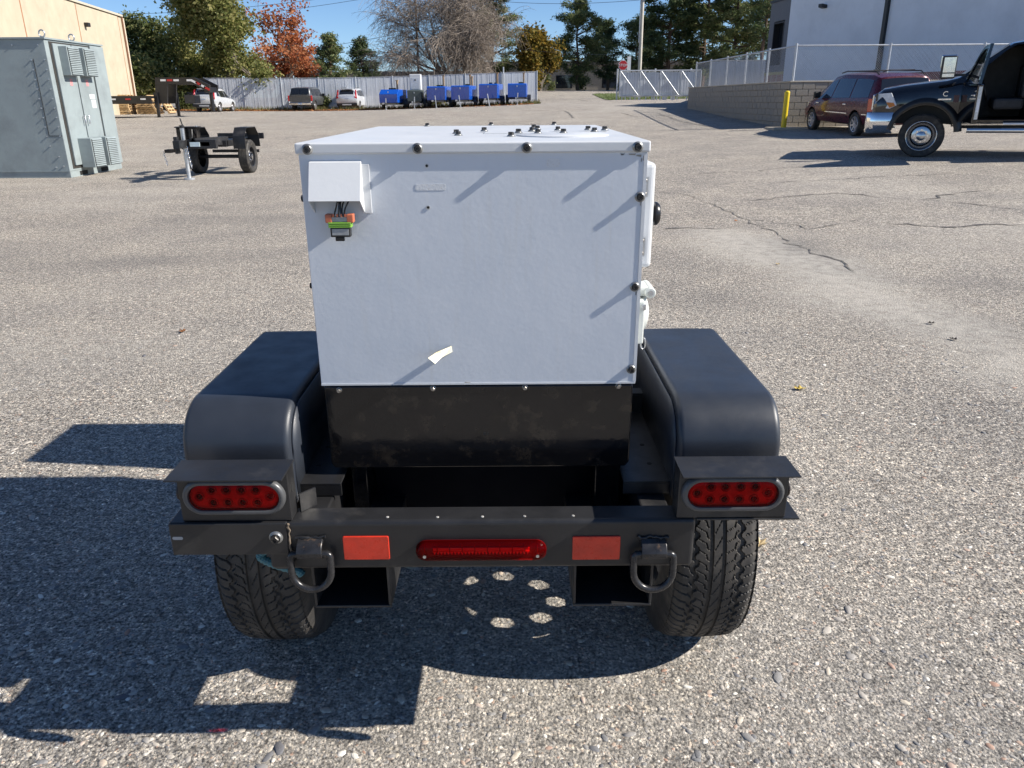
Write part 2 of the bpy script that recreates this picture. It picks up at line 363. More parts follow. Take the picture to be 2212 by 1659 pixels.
for uv, w in [(((1425,415),(1500,425),(1580,460),(1650,490),(1700,520)), .011), (((1425,496),(1480,492),(1560,496)), .03), (((1690,512),(1730,535),(1800,560),(1850,590)), .012),
              (((1600,436),(1700,425),(1800,418),(1900,425),(1990,432)), .018), (((1990,432),(2050,420),(2120,412)), .025), (((1600,470),(1760,495),(1830,480),(1870,470)), .012),
              (((1990,432),(2100,442),(2212,455)), .014), (((1900,482),(2050,490),(2130,486),(2212,486)), .03), (((1660,395),(1800,388),(1950,380),(2100,376)), .014),
              (((1840,330),(1900,335),(1950,345)), .02), (((1630,370),(1700,362),(1800,356),(1900,360)), .016), (((1480,318),(1560,312),(1640,310)), .02),
              (((1420,245),(1470,262),(1540,275)), .05), (((1370,232),(1450,225),(1530,222)), .04), (((1250,215),(1310,217),(1420,212)), .05), (((1400,283),(1500,281),(1640,278)), .03),
              (((1340,244),(1365,250),(1380,252)), .05), (((1220,240),(1230,246),(1238,255)), .06), (((1500,300),(1580,297),(1700,292)), .02), (((1460,380),(1560,372),(1640,372)), .014)]:
    crack(uv, w)

# ------------------------------------------------------------------ the white generator trailer
TX, TY = -.065, 1.84
trl = thing('generator_trailer', 'white boxed generator on a black two wheel trailer seen from behind', 'trailer', (TX, TY, 0), world=True)
redclear, t, b = nodes('clear_red_plastic')
tp = t.nodes.new('ShaderNodeBsdfTransparent'); tp.inputs[0].default_value = (.86, .1, .1, 1); b.inputs['Base Color'].default_value = (.3, .004, .006, 1); b.inputs['Roughness'].default_value = .08
b.inputs['Coat Weight'].default_value = .5
mx = t.nodes.new('ShaderNodeMixShader'); fr = t.nodes.new('ShaderNodeFresnel'); fr.inputs[0].default_value = 1.5
ad = t.nodes.new('ShaderNodeMath'); ad.operation = 'ADD'; ad.inputs[1].default_value = .06; lk(t, fr.outputs[0], ad.inputs[0]); lk(t, ad.outputs[0], mx.inputs[0])
lk(t, tp.outputs[0], mx.inputs[1]); lk(t, b.outputs[0], mx.inputs[2]); lk(t, mx.outputs[0], t.nodes['Material Output'].inputs[0])
bn = noise(t, 260, 2, .5, coord(t)); bumpn(t, b, bn.outputs[0], .25, .001)

redbar = redclear.copy(); redbar.name = 'clear_red_bar_plastic'
for n_ in redbar.node_tree.nodes:
    if n_.type == 'BSDF_TRANSPARENT': n_.inputs[0].default_value = (1, .13, .14, 1)
def loops(mb, ls, cap0=False, cap1=False, mi=0):
    n = len(ls[0]); vs = [p for l in ls for p in l]; fs = []
    for i in range(len(ls)-1):
        for j in range(n): fs.append((i*n+j, i*n+(j+1) % n, (i+1)*n+(j+1) % n, (i+1)*n+j))
    if cap0: fs.append(tuple(range(n-1, -1, -1)))
    if cap1: fs.append(tuple(range((len(ls)-1)*n, len(ls)*n)))
    mb.add(vs, fs, mi); return mb
def stadium(cx, y, cz, w, h, n=10):
    r = h/2; a = w/2-r; out = []
    for k in range(n+1): q = -math.pi/2+math.pi*k/n; out.append((cx+a+r*math.cos(q), y, cz+r*math.sin(q)))
    for k in range(n+1): q = math.pi/2+math.pi*k/n; out.append((cx-a+r*math.cos(q), y, cz+r*math.sin(q)))
    return out
def rrect(cx, y, cz, w, h, r, n=4):
    out = []
    for sx, sz, q0 in ((1, -1, -90), (1, 1, 0), (-1, 1, 90), (-1, -1, 180)):
        for k in range(n+1): q = R(q0+90*k/n); out.append((cx+sx*(w/2-r)+r*math.cos(q), y, cz+sz*(h/2-r)+r*math.sin(q)))
    return out
# flanged hex bolt, pointing along +z, shared mesh
bm_ = MB(); bm_.lathe([(0, .0), (.0102, 0), (.0102, .0014), (.0088, .0022), (.0082, .0034), (.0072, .0042)], 20, mi=1)
hx = [(.0066*math.cos(R(60*k)), .0066*math.sin(R(60*k))) for k in range(6)]
loops(bm_, [[(x*q, y*q, z) for x, y in hx] for q, z in ((1, .004), (1, .0092), (.88, .0102), (.5, .0102), (.45, .0082))], False, True)
bolt_me = bm_.mesh('bolt', [boltm, M_('washer_zinc', (.3, .3, .29), .35, .7, var=.3, scale=90)], smooth=30)
bolt_me2 = bm_.mesh('bolt_zinc', M_('zinc_bolt', (.4, .38, .35), .35, .8, var=.3, scale=80, dirt=(.2, .15, .09), dscale=120, dlo=.5, dhi=.7), smooth=30); bolt_me2.materials.append(bolt_me2.materials[0])
def bolt(pos, nrm, parent, sc=1, me=None):
    o = bpy.data.objects.new('bolt', me or bolt_me); C.objects.link(o); o.parent = parent
    o.location = Vector(pos)-ORG[parent.name]; o.rotation_euler = (Matrix.Rotation(rnd.random()*6, 4, 'Z')).to_euler()
    o.rotation_mode = 'QUATERNION'; o.rotation_quaternion = Vector(nrm).to_track_quat('Z', 'Y') @ Matrix.Rotation(rnd.random()*6, 3, 'Z').to_quaternion()
    o.scale = (sc,)*3; return o

YB = 1.51; bl = -.402; br = .260; ZW = .818; ZL = 1.286
wp, t, b = nodes('white_panel_shade_tint_scuffs'); v = coord(t)
n0 = noise(t, 5, 6, .6, v); c = ramp(t, n0.outputs[0], [(.3, (.57, .61, .66)), (.7, (.62, .65, .69))]).outputs[0]  # same paint as the lid, with a bluish shade tint put into the colour
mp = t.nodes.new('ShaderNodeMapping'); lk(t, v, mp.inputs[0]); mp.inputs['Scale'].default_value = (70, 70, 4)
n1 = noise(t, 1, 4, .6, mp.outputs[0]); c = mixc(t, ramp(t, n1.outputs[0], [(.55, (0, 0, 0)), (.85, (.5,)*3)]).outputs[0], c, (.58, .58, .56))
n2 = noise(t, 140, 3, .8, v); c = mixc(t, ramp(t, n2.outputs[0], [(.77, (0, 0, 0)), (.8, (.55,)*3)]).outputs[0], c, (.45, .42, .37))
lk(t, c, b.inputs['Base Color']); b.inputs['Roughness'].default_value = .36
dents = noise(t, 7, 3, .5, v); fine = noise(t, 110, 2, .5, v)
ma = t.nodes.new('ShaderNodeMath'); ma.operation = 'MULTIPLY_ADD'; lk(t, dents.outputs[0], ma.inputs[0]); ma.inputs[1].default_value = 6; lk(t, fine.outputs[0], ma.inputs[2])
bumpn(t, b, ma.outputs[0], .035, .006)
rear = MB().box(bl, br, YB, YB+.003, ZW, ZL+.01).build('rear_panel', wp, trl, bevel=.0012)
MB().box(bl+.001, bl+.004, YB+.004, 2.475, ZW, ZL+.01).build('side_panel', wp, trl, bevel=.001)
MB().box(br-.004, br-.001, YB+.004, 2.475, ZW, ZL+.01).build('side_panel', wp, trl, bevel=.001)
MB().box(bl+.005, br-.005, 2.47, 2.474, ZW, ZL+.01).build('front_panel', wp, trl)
# sheet folds at the panel edges
MB().box(bl+.0005, br-.0005, YB-.0012, YB-.0002, ZW, ZW+.004).build('hem', white, rear)
MB().box(br-.006, br+.0006, YB-.0012, YB-.0003, ZW+.005, ZL-.002).build('hem', white, rear)
lid = MB().box(bl-.005, br+.005, YB-.006, 2.482, ZL, 1.3065).build('lid', white, trl, bevel=.0035, seg=3)
# bolts on the lid flange, rear panel and side
for u, v_ in ((664, 323), (902, 321), (1138, 319), (1378, 314)):
    p = P(u, v_, Y=YB-.006); bolt((p.x, YB-.006, 1.2955), (0, -1, 0), lid)
for u, v_ in ((1383, 425), (1372, 619), (1364, 797)):
    p = P(u, v_, Y=YB); bolt((p.x-.0005, YB-.0013 if p.x > br-.006 else YB, p.z), (0, -1, 0), rear)
for z_ in (P(652, 432, Y=YB).z, P(672, 623, Y=YB).z): bolt((bl+.001, YB+.025, z_), (-1, 0, 0), trl)
top = []
pl = MB(); cc = P(1215, 291, Z=1.308); pl.lathe([(0, 1.3095), (.098, 1.3095), (.1, 1.3085), (.1, 1.3062)], 40, Matrix.Translation((cc.x, cc.y, 0)))
pl.build('cover_plate', white, lid, smooth=40)
q0 = P(1045, 288, Z=1.308); MB().box(q0.x, q0.x+.15, q0.y, q0.y+.12, 1.3063, 1.3085).build('cover_plate', white, lid, bevel=.001)
for u, v_, h in ((923, 273, 0), (1061, 271, 0), (1197, 270, 0), (990, 293, 0), (986, 289, 0), (1104, 295, 0), (1120, 290, 2), (1046, 286, 2), (1149, 286, 2), (1161, 282, 2), (1153, 279, 2),
                 (1162, 291, 2), (1205, 284, 2), (1217, 290, 2), (1270, 283, 2), (1284, 287, 2), (1306, 284, 2)):
    p = P(u, v_, Z=1.3065); bolt((p.x, p.y, 1.3064+(.0024 if h else 0)), (0, 0, 1), lid, .95)
# drilled holes, rub marks
for u, v_ in ((922, 358), (925, 448)):
    p = P(u, v_, Y=YB); MB().cyl((p.x, YB-.0012, p.z), (p.x, YB+.001, p.z), .0042, n=14).build('washer', steel, rear); MB().cyl((p.x, YB-.0016, p.z), (p.x, YB, p.z), .0026, n=12).build('hole', darkm, rear)
def blotch(u, v_, w, h, nm, mt):
    p = P(u, v_, Y=YB); mb = MB(); n = 22
    lp = []
    for q in rrect(p.x, YB-.0006, p.z, w, h, min(w, h)*.3, 5): lp.append((q[0]+rnd.gauss(0, .0006), q[1], q[2]+rnd.gauss(0, .0006)))
    mb.prism(lp, (0, .0005, 0)); return mb.build(nm, mt, rear)
scuff = M_('glue_residue', (.64, .655, .67), .7, var=.1, scale=120, bump=.5, bscale=300, bdist=.001, dirt=(.5, .47, .42), dscale=120, dlo=.55, dhi=.7)
blotch(930, 404, .058, .0125, 'label_residue', scuff); blotch(1195, 352, .025, .0165, 'label_residue', scuff)
grm = M_('dark_grime', (.33, .32, .3), .9, var=.4, scale=150)
for u, v_, w, h in ((1366, 333, .012, .0016), (1380, 336, .01, .003), (1345, 333, .006, .0012), (1391, 342, .0025, .009), (1386, 345, .0015, .006), (1384, 440, .002, .007), (1374, 634, .0015, .006), (1010, 826, .012, .003)): blotch(u, v_, w, h, 'grime', grm)
# cable hood top left
hx0, hx1 = P(663, 400, Y=YB-.04).x, P(776, 400, Y=YB-.04).x; hz1, hz0 = 1.2735, 1.176
hood = MB()
dt, db, zb = .012, .043, 1.2035
def hp(x, d, z): return (x, YB-d, z)
A_ = [hp(hx0, .001, hz1), hp(hx1, .001, hz1), hp(hx0, dt, hz1-.002), hp(hx1, dt, hz1-.002), hp(hx0, db, zb), hp(hx1, db, zb), hp(hx0, .001, hz0), hp(hx1, .001, hz0)]
hood.add(A_, [(0, 2, 3, 1), (2, 4, 5, 3), (0, 6, 4, 2), (1, 3, 5, 7)])
hood.box(hx1, hx1+.014, YB-.0035, YB-.0005, hz0, hz1-.006)
ho = hood.build('cable_hood', white, trl, bevel=.0015); sm = ho.modifiers.new('solid', 'SOLIDIFY'); sm.thickness = .002; sm.offset = -1; ho.modifiers.move(1, 0)
# connector with wires
cn = P(735, 482, Y=YB-.03); cx, cz = cn.x, cn.z; cy = YB-.028
orange = M_('salmon_plastic', (.48, .14, .07), .45, var=.1, scale=50); greenp = M_('green_silicone_seal', (.2, .42, .06), .5, var=.1, scale=50)
wirem = M_('black_wire', (.012, .012, .013), .28, var=.2); grayp = M_('grey_plastic', (.32, .33, .33), .45, var=.15, scale=60)
con = MB().box(cx-.019, cx+.019, cy-.008, cy+.008, cz-.026, cz-.008).build('connector', M_('black_nylon', (.015, .015, .015), .35, var=.2), trl, bevel=.0015)
MB().box(cx-.0155, cx+.0165, cy-.0092, cy-.0083, cz-.022, cz-.01).build('face_plate', grayp, con)
MB().box(cx-.011, cx+.006, cy-.006, cy+.003, cz-.034, cz-.0262).build('latch', wirem, con, bevel=.0012)
for k in range(3): MB().box(cx-.022, cx+.022, cy-.011, cy+.011, cz-.0078+k*.0036, cz-.0078+k*.0036+.0028).build('seal', greenp, con, bevel=.0013)
MB().box(cx-.016, cx+.016, cy-.008, cy+.007, cz+.0035, cz+.012).build('wire_guide', grayp, con)
for s_ in (-1, 1): MB().box(cx+s_*.0205-.0065, cx+s_*.0205+.0065, cy-.0095, cy+.008, cz+.001, cz+.0175).build('lock', orange, con, bevel=.002)
for k in range(4): MB().box(cx-.0125+k*.0076, cx-.009+k*.0076, cy-.0098, cy-.0085, cz+.0125, cz+.018).build('lock_tooth', orange, con)
for k in range(5):
    x0 = cx-.012+k*.006; x1 = cx-.001+k*.0065; z0, z1 = cz+.011, 1.215
    pts = [(x0+(x1-x0)*(q**1.7)+.004*math.sin(q*3+k), cy-.001-.004*math.sin(q*2.6+k*.7)+.006*q, z0+(z1-z0)*q) for q in [j/8 for j in range(9)]]
    MB().tube(pts, .0017, 6).build('wire', wirem, con, smooth=60)
# bent tab punched out of the panel
tb = P(975, 748, Y=YB); ta = [(0, 0, 0), (.0015, 0, -.012), (-.018, -.02, -.017), (-.036, -.034, -.029), (-.0315, -.034, -.026), (-.045, -.035, -.0135), (-.03, -.022, -.0065)]
tab = MB(); tab.add([(tb.x+x, YB-.001+y, tb.z+z) for x, y, z in ta]+[(tb.x+x, YB+.0002+y, tb.z+z+.0006) for x, y, z in ta],
    [(0, 1, 2, 6), (6, 2, 4, 5), (2, 3, 4), (7, 13, 9, 8), (13, 12, 11, 9), (9, 11, 10)]+[(i, i+7, (i+1) % 7+7, (i+1) % 7) for i in range(7)])
tab.build('bent_tab', M_('foil_tab', (.75, .71, .55), .35, .2, var=.15, scale=60, dirt=(.6, .48, .2), dscale=50, dlo=.5, dhi=.7), rear)
# right side: access door with hinges and knob, inlet cover
dx0, dx1 = br+.0002, br+.029; dz0, dz1 = 1.052, 1.262
door = MB().box(dx0, dx1, 1.565, 2.15, dz0, dz1).build('access_door', white, trl, bevel=.009, seg=3)
for u, v_ in ((1404, 404), (1397, 533)):
    p = P(u, v_, Y=1.563); hg = MB().box(br+.001, br+.0135, 1.5612, 1.5628, p.z-.019, p.z+.019).build('hinge', steel, door)
    MB().cyl((br+.0022, 1.558, p.z-.017), (br+.0022, 1.558, p.z+.017), .0028, n=10).build('hinge_pin', chrome, door, smooth=40)
    for s_ in (-1, 1): bolt((br+.008, 1.5611, p.z+s_*.013), (0, -1, 0), door, .38, bolt_me2)
kp = P(1424, 462, Y=1.6); kb = MB()
kb.lathe([(0, .0), (.016, 0), (.016, .006), (.024, .007), (.024, .012), (.019, .018), (.0, .02)], 18, Matrix.Translation((dx1, 1.605, kp.z)) @ Matrix.Rotation(R(90), 4, 'Y'))
kb.build('door_knob', M_('black_knob', (.012, .012, .013), .3, var=.2), door, smooth=40)
cream = M_('grey_white_casting', (.62, .64, .6), .42, var=.06, scale=30, bump=.1, bscale=200)
iz = P(1400, 660, Y=1.58).z
inl = MB().box(br, br+.018, 1.545, 1.66, iz-.075, iz+.018).build('power_inlet', cream, trl, bevel=.003)
MB().box(br-.0005, br+.004, 1.54, 1.67, iz-.1, iz+.03).build('gasket_plate', cream, inl)
MB().box(br+.002, br+.03, 1.575, 1.635, iz+.02, iz+.042).build('hinge_block', cream, inl, bevel=.006, seg=3)
MB().cyl((br+.032, 1.566, iz+.03), (br+.032, 1.644, iz+.03), .0115, n=18).build('hinge_barrel', cream, inl, smooth=40, bevel=.002)
MB().cyl((br+.032, 1.5635, iz+.03), (br+.032, 1.5658, iz+.03), .006, n=14).build('pin_head', steel, inl)
fl = MB(); fl.lathe([(0, .034), (.02, .034), (.038, .028), (.043, .021), (.043, .0185), (.0, .0185)], 28, Matrix.Translation((br, 1.605, iz-.02)) @ Matrix.Rotation(R(90), 4, 'Y')); fl.build('flap_cover', cream, inl, smooth=35)
MB().box(br+.0105, br+.0195, 1.54, 1.556, iz+.0, iz+.012).build('clip', steel, inl, bevel=.001)
MB().tube([(br+.021+.005*math.cos(a), 1.56, iz-.078+.0125*math.sin(a)) for a in [2*math.pi*k/14 for k in range(14)]], .0013, 6, True).build('spring_loop', steel, inl, smooth=60)

# black fuel tank base
tank = MB(); prof = [(bl+.004, ZW-.0035), (br-.004, ZW-.0035), (br-.004, .634), (br-.012, .6225), (bl+.012, .6225), (bl+.004, .634)]
tank.prism([(x, YB+.003, z) for x, z in prof], (0, .96, 0)); tk = tank.build('fuel_tank', blackg, trl, bevel=.003)
for u, v_ in ((732, 844), (935, 840), (1134, 838), (1336, 835)):
    p = P(u, v_, Y=YB); bolt((p.x, YB+.003, p.z), (0, -1, 0), tk, .62, bolt_me2)
p = P(1049, 937, Y=YB); MB().box(p.x-.005, p.x+.001, YB+.0012, YB+.0029, p.z-.003, p.z+.003).build('drain_slot', darkm, tk); MB().box(p.x+.003, p.x+.006, YB+.0012, YB+.0029, p.z-.003, p.z+.003).build('drain_slot', darkm, tk)
# bearers, deck, frame
for x0, x1 in ((bl+.04, bl+.075), (br-.075, br-.018)): MB().box(x0, x1, YB+.03, 2.45, .5, .622).build('bearer', blackg, trl, bevel=.003)
MB().box(bl+.0755, br-.0755, 1.63, 1.65, .42, .6215).build('cross_member', M_('under_tank_shade_plate', (.004, .005, .008), .8, var=.2, spec=.08), trl)  # near-black plate: shade of the recess under the tank put into its colour
for s_ in (0, 1):
    x0, x1 = ((-.47, bl+.03), (br-.02, .35))[s_]
    dk = MB().box(x0, x1, 1.475, 2.3, .6, .605).build('deck_plate', blackp, trl, bevel=.001)
    MB().box(x0, x1, 1.475, 1.481, .575, .5998).build('deck_lip', blackp, dk)
    xr = (-.42, .3)[s_]; MB().box(xr-.03, xr+.03, 1.381, 2.75, .5, .572).build('frame_rail', blackp, trl, bevel=.004)
    xh = (.31, -.44)[s_]
    for yy in (1.56, 1.66): MB().cyl((xh, yy, .6035), (xh, yy, .6058), .0055, n=14).build('hole', darkm, dk)
sb = MB().box(br+.012, .345, 1.86, 1.9, .655, .66); sb.box(br+.012, .345, 1.86, 1.865, .606, .6548); so = sb.build('step_bracket', blackp, trl, bevel=.001)
MB().cyl(((br+.345)/2, 1.88, .6585), ((br+.345)/2, 1.88, .661), .012, n=18).build('hole', darkm, so)
MB().box(bl-.05, bl-.012, 1.86, 1.9, .655, .66).build('step_bracket', blackp, trl, bevel=.001)
# front equipment box, tongue and jack (beyond the white box)
MB().box(-.3, .16, 2.63, 3.02, .6, 1.24).build('front_cabinet', blackp, trl, bevel=.006)
for s_ in (-1, 1): MB().prism([(TX+s_*.36-.03, 2.7, .5), (TX+s_*.36+.03, 2.7, .5), (TX+s_*.03+.03, 3.9, .5), (TX+s_*.03-.03, 3.9, .5)], (0, 0, .08)).build('tongue', blackp, trl)
MB().box(-.45, .32, 2.6, 2.68, .5005, .5795).build('cross_member', blackp, trl)
MB().box(-.3, .16, 2.63, 3.02, .5805, .5995).build('front_deck', blackp, trl)
jk = MB().cyl((TX+.12, 3.4, .02), (TX+.12, 3.4, .9), .03, n=14).build('tongue_jack', steel, trl, smooth=40); MB().cyl((TX+.12, 3.4, .0), (TX+.12, 3.4, .02), .07, n=16).build('foot', steel, jk); MB().cyl((TX+.12, 3.4, .86), (TX+.3, 3.4, .86), .01, n=8).build('crank', steel, jk)

# bumper
BY = 1.318; bz0, bz1 = .4925, .602
bump = MB().box(-.49, .362, BY, 1.381, bz0, bz1).build('bumper', blackp, trl, bevel=.009, seg=4)
for u, v_ in ((837, 1117), (945, 1117), (1042, 1116), (1133, 1115), (1238, 1114)):
    p = P(u, v_, Z=bz1); MB().lathe([(.0035, 0), (.0026, .0012), (0, .0016)], 10, Matrix.Translation((p.x, p.y, bz1-.0002))).build('rivet', M_('paint_chip', (.3, .29, .27), .6, var=.3, scale=90), bump, smooth=40)
for u0, u1 in ((740, 843), (1237, 1338)):
    a, c_ = P(u0, 1158, Y=BY), P(u1, 1207, Y=BY); cx_, cz_ = (a.x+c_.x)/2, (a.z+c_.z)/2; w, h = abs(c_.x-a.x), abs(c_.z-a.z)
    loops(MB(), [rrect(cx_, BY, cz_, w, h, .003), rrect(cx_, BY-.0022, cz_, w, h, .003), rrect(cx_, BY-.0032, cz_, w-.002, h-.002, .003)], False, True).build('reflector', redref, bump, smooth=30)
a, c_ = P(898, 1166, Y=BY), P(1180, 1204, Y=BY); cx_, cz_ = (a.x+c_.x)/2, (a.z+c_.z)/2; w, h = c_.x-a.x, abs(c_.z-a.z)
lb = loops(MB(), [stadium(cx_, BY-.0005, cz_, w, h), stadium(cx_, BY-.004, cz_, w, h), stadium(cx_, BY-.004, cz_, w-.01, h-.01)], True, True).build('light_bar', M_('light_bar_base', (.1, .01, .012), .4, var=.2), bump)
st = MB(); sw = w*.74; st.box(cx_-sw/2, cx_+sw/2, BY-.0075, BY-.0045, cz_-.002, cz_+.006)
n = 28
for k in range(n): x = cx_-sw/2+sw*k/n; st.prism([(x, BY-.009, cz_-.001), (x+sw/n, BY-.009, cz_-.001), (x+sw/n*.5, BY-.009, cz_-.0085)], (0, .004, 0))
st.build('reflector_strip', M_('bright_red', (1, .16, .14), .4, var=.05), lb)
loops(MB(), [stadium(cx_, BY-.002, cz_, w+.001, h+.001), stadium(cx_, BY-.012, cz_, w-.001, h-.002), stadium(cx_, BY-.017, cz_, w-.008, h-.01), stadium(cx_, BY-.019, cz_, w-.018, h-.02)], False, True).build('lens', redbar, lb, smooth=50)
for k in range(10): x = cx_-w*.43+w*.86*k/9; MB().box(x-.0008, x+.0008, BY-.0125, BY-.011, cz_-.002, cz_+h*.45).build('rib', redlens, lb)
for s_ in (-1, 1): MB().cyl((cx_+s_*w*.43, BY-.0205, cz_-.006), (cx_+s_*w*.43, BY-.012, cz_-.006), .0032, n=12).build('screw', steel, lb)
# D rings
for u in (670, 1412):
    p = P(u, 1198, Y=BY-.016); X, Z = p.x, p.z+.002; y_ = BY-.0165
    st = MB(); L = [(BY, Z+.027), (BY-.004, Z+.028), (BY-.018, Z+.02), (BY-.0275, Z+.006), (BY-.0255, Z-.006), (BY-.017, Z-.0105), (BY-.0135, Z-.0085), (BY-.019, Z-.003), (BY-.0215, Z+.005), (BY-.0145, Z+.013), (BY, Z+.018)]
    st.prism([(X-.025, y, z) for y, z in L], (.05, 0, 0))
    so = st.build('tie_down_clip', M_('worn_black_clip', (.03, .03, .032), .3, .3, var=.3, scale=40, dirt=(.16, .1, .06), dscale=60, dlo=.58, dhi=.72), bump, smooth=50, bevel=.0015)
    MB().tube([(X-.03+.06*k/12, BY-.002+rnd.gauss(0, .001), Z+.0285+rnd.gauss(0, .0015)) for k in range(13)], [rnd.uniform(.002, .0045) for _ in range(13)], 7).build('weld_bead', blackp, so, smooth=60)
    pts = []
    for k in range(7): pts.append((X-.03+.06*k/6, 0, 0))
    for k in range(1, 8): a = R(90-90*k/8); pts.append((X+.03+.0095*math.cos(a), 0, -.0095+.0095*math.sin(a)))
    for k in range(0, 13): a = R(-180*k/12); pts.append((X+.0395*math.cos(a), 0, -.038+.04*math.sin(a)))
    for k in range(1, 8): a = R(180-90*k/8); pts.append((X-.03+.0095*math.cos(a), 0, -.0095+.0095*math.sin(a)))
    MB().tube([(x, y_+z*.1, Z+z) for x, y, z in pts], .0072, 10, True).build('d_ring', M_('black_forged_ring', (.035, .035, .037), .28, .4, var=.3, scale=60), so, smooth=60)
# forklift pockets
for u0, u1 in ((681, 846), (1237, 1406)):
    x0, x1 = P(u0, 1290, Y=1.352).x, P(u1, 1290, Y=1.352).x; z0, z1 = .379, .4915; w_ = .006
    fp = MB(); fp.box(x0, x1, 1.345, 2.3, z0, z0+w_); fp.box(x0, x0+w_, 1.345, 2.3, z0+w_, z1-w_); fp.box(x1-w_, x1, 1.345, 2.3, z0+w_, z1-w_); fp.box(x0, x1, 1.345, 2.3, z1-w_, z1)
    fp.build('fork_pocket', blackp, trl, bevel=.002)
    MB().box(x0+w_, x1-w_, 2.27, 2.28, z0+w_, z1-w_).build('pocket_end', darkm, trl)
# light brackets
lf = MB().box(-.679, -.447, BY-.0045, BY-.0005, .531, .6025); lf.box(-.679, -.447, BY-.0005, 1.41, .5985, .6025)
lfo = lf.build('light_bracket', blackp, trl, bevel=.0022)
loops(MB(), [stadium(P(386, 1160, Y=BY).x, BY-.0052, P(386, 1160, Y=BY).z, .021, .007), stadium(P(386, 1160, Y=BY).x, BY-.0046, P(386, 1160, Y=BY).z, .021, .007)], True).build('slot', M_('slot_painted_light', (.3, .31, .32), .5, var=.2), lfo)  # pale face in the slot: light showing through, painted on the bracket
bolt((P(598, 1158, Y=BY).x, BY-.0045, P(598, 1158, Y=BY).z), (0, -1, 0), lfo, 1.35)
rb = MB().box(.3635, .566, BY+.002, 1.41, .5985, .6025); rb.build('light_bracket', blackp, trl, bevel=.001)
MB().tube([(-.4435+rnd.gauss(0, .001), BY-.003, .5+.1*k/14) for k in range(15)], [rnd.uniform(.0015, .003) for _ in range(15)], 6).build('weld_bead', M_('weld_rust', (.2, .16, .12), .6, .3, var=.4, scale=80), trl, smooth=60)
# stub tube and corrugated loom behind the left bracket
MB().box(-.485, -.447, BY+.012, BY+.05, .485, .531).build('stub_tube', blackp, trl, bevel=.003)
loom = M_('teal_corrugated_loom', (.05, .16, .19), .45, var=.15)
pts = [(-.475-.05*math.sin(min(1, q*1.1)*math.pi), BY+.045, .53-.08*q) for q in [k/40 for k in range(41)]]
pts = [(x+.06*max(0, q-.45)**1, y, z) for (x, y, z), q in zip(pts, [k/40 for k in range(41)])]
MB().tube(pts, [.0085+(.0011 if k % 2 else -.0004) for k in range(41)], 10).build('wiring_loom', loom, trl)
# tail lights
for s_, (vx0, vx1) in enumerate(((-.655, -.432), (.319, .541))):
    hx0_, hx1_ = (vx0+.003, vx1-.004) if s_ == 0 else (vx0+.004, vx1-.004)
    tl = MB().box(hx0_, hx1_, 1.322, 1.366, .6035, .713).build('tail_light', blackp, trl, bevel=.0015)
    MB().box(vx0, vx1, 1.277, 1.3665, .7132, .7165).build('visor', blackp, tl, bevel=.0012)
    cx_ = (hx0_+hx1_)/2+(.002 if s_ == 0 else -.002); cz_ = .6595; y_ = 1.322
    loops(MB(), [stadium(cx_, y_, cz_, .2, .076, 14), stadium(cx_, y_-.006, cz_, .2, .076, 14), stadium(cx_, y_-.0105, cz_, .195, .071, 14), stadium(cx_, y_-.012, cz_, .187, .0635, 14), stadium(cx_, y_-.0105, cz_, .178, .056, 14), stadium(cx_, y_-.001, cz_, .174, .053, 14)]).build('rubber_bezel', M_('grey_black_rubber', (.075, .077, .08), .38, var=.15, scale=30), tl, smooth=50)
    loops(MB(), [stadium(cx_, y_-.0012, cz_, .174, .053, 14), stadium(cx_, y_-.0014, cz_, .172, .051, 14)], False, True).build('reflector_plate', M_('red_backing', (.85, .3, .27), .35, var=.25, scale=90, bump=.5, bscale=300, bdist=.002), tl)
    spots = [(-.0685, 0), (.0685, 0)]+[(x, z) for x in (-.043, -.0145, .0145, .043) for z in (-.0135, .0135)]
    for x, z in spots:
        Mx = Matrix.Translation((cx_+x, y_-.0014, cz_+z)) @ Matrix.Rotation(R(90), 4, 'X')
        cup = MB(); cup.lathe([(.0098, 0), (.0098, .0035), (.0088, .0035), (.006, .0008)], 16, Mx); cu = cup.build('led_cup', M_('led_cup', (.6, .3, .28), .25, .3, var=.2), tl, smooth=40)
        MB().lathe([(.0062, .0006), (.0045, .003), (0, .004)], 12, Mx).build('led', M_('led_dark', (.03, .006, .006), .2, var=.2), tl, smooth=50)
    loops(MB(), [stadium(cx_, y_-.004, cz_, .1745, .0535, 14), stadium(cx_, y_-.0085, cz_, .173, .052, 14), stadium(cx_, y_-.0105, cz_, .164, .044, 14)], False, True).build('lens', redclear, tl, smooth=45)
    hxx = hx1_+.0002 if s_ == 0 else hx0_-.0002; d_ = .0006 if s_ == 0 else -.0006
    MB().cyl((hxx, 1.345, .665), (hxx+d_, 1.345, .665), .0085, n=20).build('cable_hole', darkm, tl)
    bx_ = hx0_-.007 if s_ == 0 else hx1_; MB().cyl((bx_, 1.345, .66), (bx_+.007, 1.345, .66), .02, n=20).build('side_marker', M_('amber_dark', (.02, .012, .01), .4, var=.2), tl, bevel=.003)
gs = MB().prism([(-.43, 1.36, .6027), (-.405, 1.39, .6027), (-.405, 1.39, .642), (-.43, 1.36, .642)], (.003, -.003, 0)); gs.build('gusset', blackp, trl)

